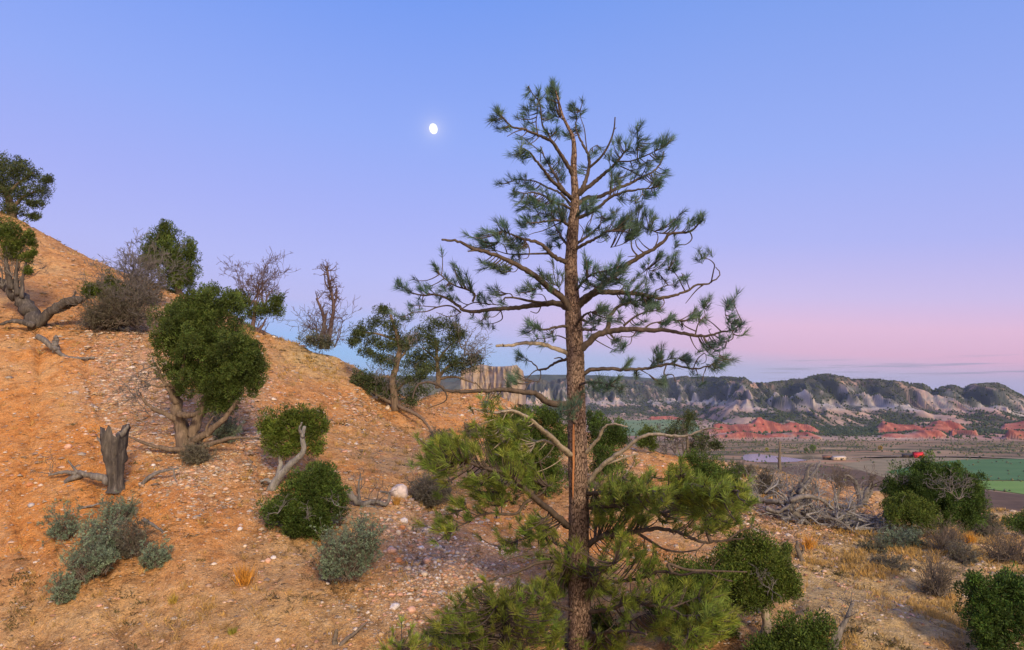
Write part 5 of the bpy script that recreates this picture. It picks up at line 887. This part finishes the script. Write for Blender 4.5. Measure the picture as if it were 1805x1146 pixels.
 [(230,590),(270,600),(320,620),(400,650),(460,620),(540,560),(560,600),(520,650),(480,700),(420,730),(350,690),(300,700),(230,700),(250,760),(330,790),(400,770),(550,740),(600,800),(500,780),(300,640),(360,820),(220,560),(540,530),(580,620),(450,680),(380,740),(460,760),(200,740),(560,680)]),
('D',[(150,1020),(250,930),(330,880),(500,880),(700,890),(850,920),(930,930),(1050,905),(1180,860),(1250,815),(1400,785),(1480,685),(1440,640)],(6,1.0),.4,[([(1405,785),(1420,680),(1430,620),(1380,570),(1310,560)],1.4,.7),([(1160,860),(1120,800),(1050,690),(1000,660)],1.5,.7),([(1200,840),(1140,720),(1120,700)],1.0,.6),([(1330,815),(1280,840),(1160,980)],1.3,.6),([(940,930),(960,970),(890,1060)],1,.6),([(880,860),(1000,810),(1100,820)],1.2,.6),([(1000,780),(900,700),(800,660)],1.2,.6),([(700,880),(550,860),(360,860)],1.2,.7)],
 [(1310,530),(1270,560),(1340,510),(930,500),(940,530),(910,550),(1000,570),(1060,590),(940,620),(1010,640),(1050,640),(1080,600),(1120,740),(1150,760),(760,630),(730,690),(700,720),(830,700),(850,740),(900,700),(940,740),(800,850),(760,850),(830,880),(880,880),(900,960),(850,970),(800,960),(840,1010),(900,1000),(600,950),(560,940),(640,920),(700,830),(650,770),(970,760),(1050,770),(770,610),(980,550),(1070,560),(700,900),(760,920),(820,940),(680,960),(1130,720),(620,840)]),
('E',[(150,310),(190,260),(230,230),(290,210)],(3.2,1.4),-.9,[],[(330,210),(370,170),(390,190),(420,250),(300,240),(240,290),(350,280),(390,160),(280,260),(450,200)]),
('E',[(330,420),(420,380),(460,240),(520,170),(620,130),(760,90)],(5,1.6),.3,[([(580,340),(700,250),(800,210),(900,200)],2.4,.9),([(600,330),(560,280),(500,270)],1.1,.6),([(900,205),(960,120),(940,80)],1,.5)],[(560,100),(600,110),(700,130),(800,100),(850,150),(880,120),(800,170),(520,290),(550,260),(700,200),(760,140),(640,90),(830,110),(740,310),(690,320),(480,290),(890,160)]),
('E',[(150,350),(230,380),(330,380)],(4,2),1.2,[([(250,380),(330,340)],2,1)],[(300,330),(240,420)]),
('I',[(180,540),(330,450),(500,440),(650,410),(780,385),(950,390),(1080,430),(1200,490),(1280,510),(1420,500),(1550,485),(1650,470)],(6,1.6),-1.2,[([(1340,500),(1300,380),(1310,270),(1400,220),(1500,180),(1600,120)],2.8,1.0),([(650,430),(780,500),(900,570),(1060,600),(1220,580)],3,1.2),([(1500,485),(1650,390),(1740,370)],1.6,.7),([(1290,520),(1200,620),(1290,750)],1.1,.6),([(700,400),(850,290),(870,230)],1.2,.6),([(1310,270),(1380,260),(1280,180)],1.2,.6)],
 [(440,370),(480,390),(520,510),(480,500),(640,560),(720,150),(640,150),(560,250),(300,200),(280,270),(1150,320),(1450,270),(1500,290),(1580,310),(1400,350),(350,300),(420,280),(800,200),(900,200),(1000,180),(1080,220),(1180,260),(1230,230),(1330,330),(1450,330),(1000,300),(600,330),(700,270)]),
('H',[(170,960),(330,950),(480,940),(650,930),(780,930),(900,960)],(4,1.5),-2.0,[([(330,950),(450,830),(520,800)],1.6,.7),([(650,930),(760,850),(800,800)],1.6,.7)],
 [(450,790),(400,830),(350,870),(300,900),(520,870),(600,850),(690,850),(720,790),(740,760),(800,900),(480,930),(560,930),(660,1000),(700,1050),(760,1000),(850,950),(620,1050),(400,980),(330,1050),(270,1080),(450,1060),(540,1100),(900,1020),(420,880),(570,890),(640,900),(720,920),(250,960),(240,1030),(480,1000)]),
('H',[(170,1080),(500,1060),(800,1000),(1000,900),(1150,870),(1300,900),(1450,940),(1600,930)],(4.2,1.3),-2.3,[([(1000,900),(1050,800),(1150,780)],1.6,.7),([(1450,940),(1560,890),(1680,920)],1.3,.6)],
 [(1000,780),(1050,760),(980,820),(1150,790),(1200,820),(1240,880),(1330,880),(1350,930),(1280,940),(1180,950),(1120,900),(1130,1010),(1180,1050),(1240,990),(1420,1020),(1430,1060),(1550,880),(1600,900),(1570,940),(1680,920),(1500,950),(1100,830),(1060,900),(1220,920),(1380,960),(1480,1000),(1620,960),(1320,1000),(1090,960)]),
('K',[(180,480),(430,505),(700,470),(860,415),(1100,440),(1200,420),(1300,420),(1430,470),(1540,500)],(3.4,1.3),-1.8,[([(1000,430),(940,345),(1100,390),(1350,405),(1500,410),(1680,415)],2.6,1),([(1365,405),(1380,340),(1420,300)],1.2,.7)],[(750,290),(780,330),(760,380),(720,330),(800,420),(690,310)]),
('K',[(180,800),(400,760),(620,700),(780,730),(950,760),(1150,830),(1300,800)],(3.6,1.2),-2.1,[([(620,700),(600,640)],1.2,.6),([(950,760),(1100,700),(1250,640)],1.4,.6),([(1150,830),(1120,900),(1150,960)],1.2,.6),([(590,880),(680,830),(760,800)],1.2,.6)],
 [(560,640),(620,620),(600,680),(900,570),(950,600),(1010,560),(900,800),(880,870),(920,890),(850,830),(780,920),(1080,720),(1180,720),(1200,760),(1260,590),(1280,640),(1350,660),(1400,760),(1430,700),(1300,840),(1360,870),(1250,870),(1440,850),(1100,960),(1160,990),(1200,1010),(1080,1000),(1260,1040),(540,850),(560,820),(1320,600),(1380,720),(1230,820),(1400,810),(960,840),(860,800),(1330,760),(620,650),(880,900),(1130,920)]),
('K',[(160,430),(240,400),(330,400),(430,330)],(2.2,1),-1.6,[([(330,400),(400,350)],1,.5)],[(120,370),(60,350),(30,310),(350,370),(330,410),(350,530),(380,510),(300,570),(230,580),(150,350),(90,400),(40,400),(280,540),(400,540),(200,600),(320,350),(130,320),(60,130),(30,180),(60,200),(500,160),(560,140),(470,130)]),
('K',[(180,980),(300,1000),(360,980),(480,970),(620,975),(740,1000)],(3.2,1.5),-1.9,[([(330,990),(420,920),(440,880)],1.2,.6)],[(500,1020),(420,1080),(330,1070),(230,1050),(150,1090),(460,1110),(380,1040),(280,1090),(530,1060),(200,1110)]),
('J',[(1460,400),(1240,388),(1080,410),(950,470),(750,530),(600,590),(500,690),(430,780)],(3.6,1.1),-1.5,[([(940,470),(930,550),(880,610)],1,.5),([(1330,370),(1230,345),(1050,325),(900,355),(820,380)],1.8,.8)],[(1260,310),(1300,350),(1340,400),(1420,430),(1480,440),(1500,480),(1320,540),(1250,510),(1180,580),(1240,630),(1300,620),(1400,240),(1390,280),(1380,380),(1450,400),(1290,400),(1240,560)]),
('J',[(1430,810),(1390,800),(1250,760),(1100,680),(970,640)],(3,1.4),-1.7,[],[(1200,700),(1120,640),(1050,620)]),
('J',[(1440,330),(1280,240),(1150,190),(1000,190),(860,240),(740,280)],(2.6,.9),.5,[],[(1150,130),(1100,90),(1180,170),(1000,110),(800,190),(870,220),(1060,150),(1120,130),(940,140),(850,200),(1200,130)]),
]
S = Site(1023, 1168, YT, 0.0); S.o[2] = H(S.o[0], S.o[1])-.08
pine = empty('pine_tree', S.o); tag(pine, 'tall ponderosa pine standing in the middle, bark reddish brown and top open', 'pine tree')
tr = np.array([(1024,1200,24),(1023,1150,20.5),(1022,1100,19),(1021,1040,18),(1020,960,17),(1020,880,16.5),(1018,820,16),(1017,760,15.5),(1015,700,15.2),(1014,640,15),(1012,590,14.5),(1009,540,12.6),(1007,500,11.2),(1006,465,10.2),(1008,430,10),(1010,400,9),(1013,370,7.6),(1014,345,6.4),(1012,315,5.6),(1011,290,5.2),(1012,265,4),(1009,240,3.2),(1000,222,2.6),(992,205,2.2),(986,183,1.6),(980,162,1.0)])
tp = spline(np.array([S.at(a, b) for a, b, _ in tr]), 170); rw = np.interp(np.linspace(0, 1, 170), np.concatenate([[0], np.cumsum(np.linalg.norm(np.diff(tr[:, :2], axis=0), axis=1))])/np.linalg.norm(np.diff(tr[:, :2], axis=0), axis=1).sum(), tr[:, 2])*S.m
m = MB(); tube(m, tp, rw, 30, .05); m.build('trunk', MAT['bark'], pine, True)
sc = np.array([S.at(a, b, -.108) for a, b in [(1011,735),(1011,760),(1011,790),(1011,820),(1010,850),(1010,880)]]); m = MB(); tube(m, spline(sc, 30), np.interp(np.linspace(0, 1, 30), [0, .2, .8, 1], [.004, .016, .014, .004]), 7, .15); m.build('bare_wood_strip', wood_mat('orange bare wood', (.34, .15, .07), (.50, .26, .13), 34), pine, True)
def near_depth(path, dep, q): d = ((path-q)**2).sum(1); i = d.argmin(); return path[i], dep[i]
NEED = [0]
def tuft_needles(lf, tip, d, Ln, n, tint, w):
    n = int(n); dirs = nz(d[None]*rng.uniform(.6, 1.5, (n, 1))+.62*sph(n)); base = tip-d*(rng.uniform(0, 1, (n, 1))**1.5)*.75*Ln+rng.normal(0, .003, (n, 3)); leaves(lf, base, dirs, Ln*rng.uniform(.65, 1.1, n), w, tint*rng.uniform(.7, 1.3, (n, 1)), .3, .10); NEED[0] += n
for bi, (k, path, (r0, r1), dd, subs, tfs) in enumerate(PB):
    pp = zc(k, path); low = pp[:, 1].mean() > 745; live = len(tfs) > 0
    n = max(14, 5*len(pp)); c2 = spline(pp, n); fr = np.linspace(0, 1, n); dep = dd*fr**.9; rr_ = np.linspace(r0*.9, r1*.85, n)*S.m
    X = S.at(c2[:, 0], c2[:, 1], dep); X[1:-1] += rng.normal(0, .004, X[1:-1].shape)
    mb = MB(); tube(mb, X, rr_, 9, .15)
    allp, alld = [c2[3:]], [dep[3:]]
    for (sp_, s0, s1) in subs:
        q = zc(k, sp_); base, d0 = near_depth(np.concatenate(allp), np.concatenate(alld), q[0]); q[0] = base if np.linalg.norm(base-q[0]) < 6 else q[0]
        ns_ = max(9, 4*len(q)); cs = spline(q, ns_); ds = d0+np.linspace(0, rng.normal(0, .18), ns_); tube(mb, S.at(cs[:, 0], cs[:, 1], ds), np.linspace(s0, s1, ns_)*S.m, 6, .10); allp.append(cs); alld.append(ds)
    A = np.concatenate(allp); Dp = np.concatenate(alld); root = pp[0]
    lf = MB()
    tq = zc(k, tfs) if live else []
    items = []
    for q in tq:
        items.append((q, 0.)); 
        if low:
            for _ in range(5): items.append((q+rng.normal(0, 14, 2), rng.normal(.12, .3)))
        else: 
            for _ in range(int(rng.random() < .75)): items.append((q+rng.normal(0, 8, 2), rng.normal(0, .12)))
    for q, ddq in items:
        dist = np.linalg.norm(A-q, axis=1)+.25*np.maximum(0, np.linalg.norm(A-root, axis=1)-np.linalg.norm(q-root)); i = dist.argmin(); dm = dist[i]; q2 = q+np.array([np.sign(root[0]-q[0])*.9*dm, 0]); i = (np.linalg.norm(A-q2, axis=1)).argmin() if dm > 9 else i; b, d0 = A[i], Dp[i]
        if np.linalg.norm(b-q) < 4: b = b
        dq = d0+ddq+rng.normal(0, .09 if not low else .16)
        if low and abs(q[0]-1018) < 30 and rng.random() > .16: dq = rng.uniform(.25, .7)
        p0 = S.at(b[0], b[1], d0); p2 = S.at(q[0], q[1]+3, dq); v = p2-p0; lv = np.linalg.norm(v); p1 = (p0+p2)/2+np.array([0, 0, -.18*lv])+rng.normal(0, .06*lv, 3)
        t = np.linspace(0, 1, 7)[:, None]; cv_ = (1-t)**2*p0+2*t*(1-t)*p1+t**2*p2
        if lv > .03: tube(mb, cv_, np.linspace(max(.55, min(1.1, r1))*S.m, .55*S.m, 7), 5, .06)
        endd = nz(cv_[-1]-cv_[-2]) if lv > .02 else np.array([0, 0, 1.]); out = nz(np.array([pp[-1][0]-root[0], 0, 0])/60+np.array([0, dd*.2, .0])+1e-6)
        d = nz(endd*.75+np.array([0, 0, .55])+out*.25+.28*rng.normal(0, 1, 3))
        Ln = (rng.uniform(14, 21) if low else rng.uniform(16, 22))*S.m
        tn = np.array([1., 1., 1.])*rng.uniform(.75, 1.25); tn = tn*np.array([rng.uniform(.85, 1.2), 1, rng.uniform(.8, 1.1)])
        tuft_needles(lf, p2, d, Ln, 40 if low else 42, tn, .0068 if low else .0058)
    bo = mb.build('branch', MAT['limb'] if (live and not (k == 'G' and path[0] == (1560, 460))) else MAT['deadlimb'], pine, True)
    if live: lf.build('needles', MAT['needlelow' if low else 'needle'], bo)
# needles on the leader
lf = MB(); mb = MB()
for a, b in zc('A', [(600,60),(575,120),(565,190),(620,160),(640,110),(610,90),(590,210),(655,170)]):
    i = np.abs(np.array([x[1] for x in tr])-b-8).argmin(); p0 = S.at(tr[i][0], tr[i][1]); p2 = S.at(a, b+3, rng.normal(0, .06)); tube(mb, np.linspace(p0, p2, 4), .7*S.m, 5); tuft_needles(lf, p2, nz(nz(p2-p0)*.5+np.array([0, 0, .6])+.2*rng.normal(0, 1, 3)), 16*S.m, 60, np.ones(3), .0056)
bo = mb.build('branch', MAT['limb'], pine, True); lf.build('needles', MAT['needle'], bo)
# young pines at its foot
def young(base, Y, label, tops, stem, n3=3, bright=1.0):
    S2 = Site(base[0], base[1], Y); S2.o[2] = min(S2.o[2], H(S2.o[0], S2.o[1])-.05); e = empty('young_pine', S2.o); tag(e, label, 'pine tree', None); m = MB(); lf = MB(); st = spline(np.array([S2.at(a, b) for a, b in stem]), 16); tube(m, st, np.linspace(5, 1.5, 16)*S2.m, 8, .12)
    for (a, b) in tops:
        for _ in range(n3):
            q = np.array([a, b])+rng.normal(0, 13, 2); dq = rng.normal(0, .4); p2 = S2.at(q[0], q[1], dq); dist = np.linalg.norm(st-p2, axis=1)+.6*np.maximum(0, st[:, 2]-p2[2]+.05); p0 = st[dist.argmin()]; lv = np.linalg.norm(p2-p0); t = np.linspace(0, 1, 6)[:, None]; p1 = (p0+p2)/2-np.array([0, 0, .12*lv]); cv_ = (1-t)**2*p0+2*t*(1-t)*p1+t*t*p2; tube(m, cv_, np.linspace(1.2, .6, 6)*S2.m, 5)
            tn = np.array([rng.uniform(.85, 1.2), 1, rng.uniform(.8, 1.1)])*rng.uniform(.7, 1.25)*bright; tuft_needles(lf, p2, nz(nz(cv_[-1]-cv_[-2])*.6+np.array([0, 0, .8])+.3*rng.normal(0, 1, 3)), rng.uniform(14, 22)*S2.m, 42, tn, .0068)
    m.build('stem', MAT['limb'], e, True); lf.build('needles', MAT['needlelow'], e)
zj = zc('J', [(750,690),(800,760),(850,700),(700,720),(640,680),(560,690),(620,790),(550,860),(480,820),(420,880),(500,950),(600,1000),(680,980),(900,800),(950,830),(1000,720),(1080,740),(1130,850),(1150,920),(1200,900),(1240,980),(1100,980),(1000,960),(950,1020),(880,1080),(760,1060),(650,1080),(400,1040),(320,960),(250,1000),(300,1080),(200,1100),(780,880),(850,940),(720,840),(900,720),(1180,1060),(1050,1060),(560,1060),(450,760),(1250,1080),(350,900)])
young((880, 1260), 7.9, 'bushy young pine at the bottom edge left of the tall pine trunk', zj, [(880,1260),(885,1180),(890,1110),(880,1060)], 7, .85)
young((705, 1215), 7.7, 'small bright green pine seedling at the bottom edge', np.array([(680,1135),(700,1140),(722,1130),(738,1142),(712,1120),(690,1148),(730,1155),(660,1150)]), [(705,1215),(706,1175),(708,1140)], 4, 1.25)
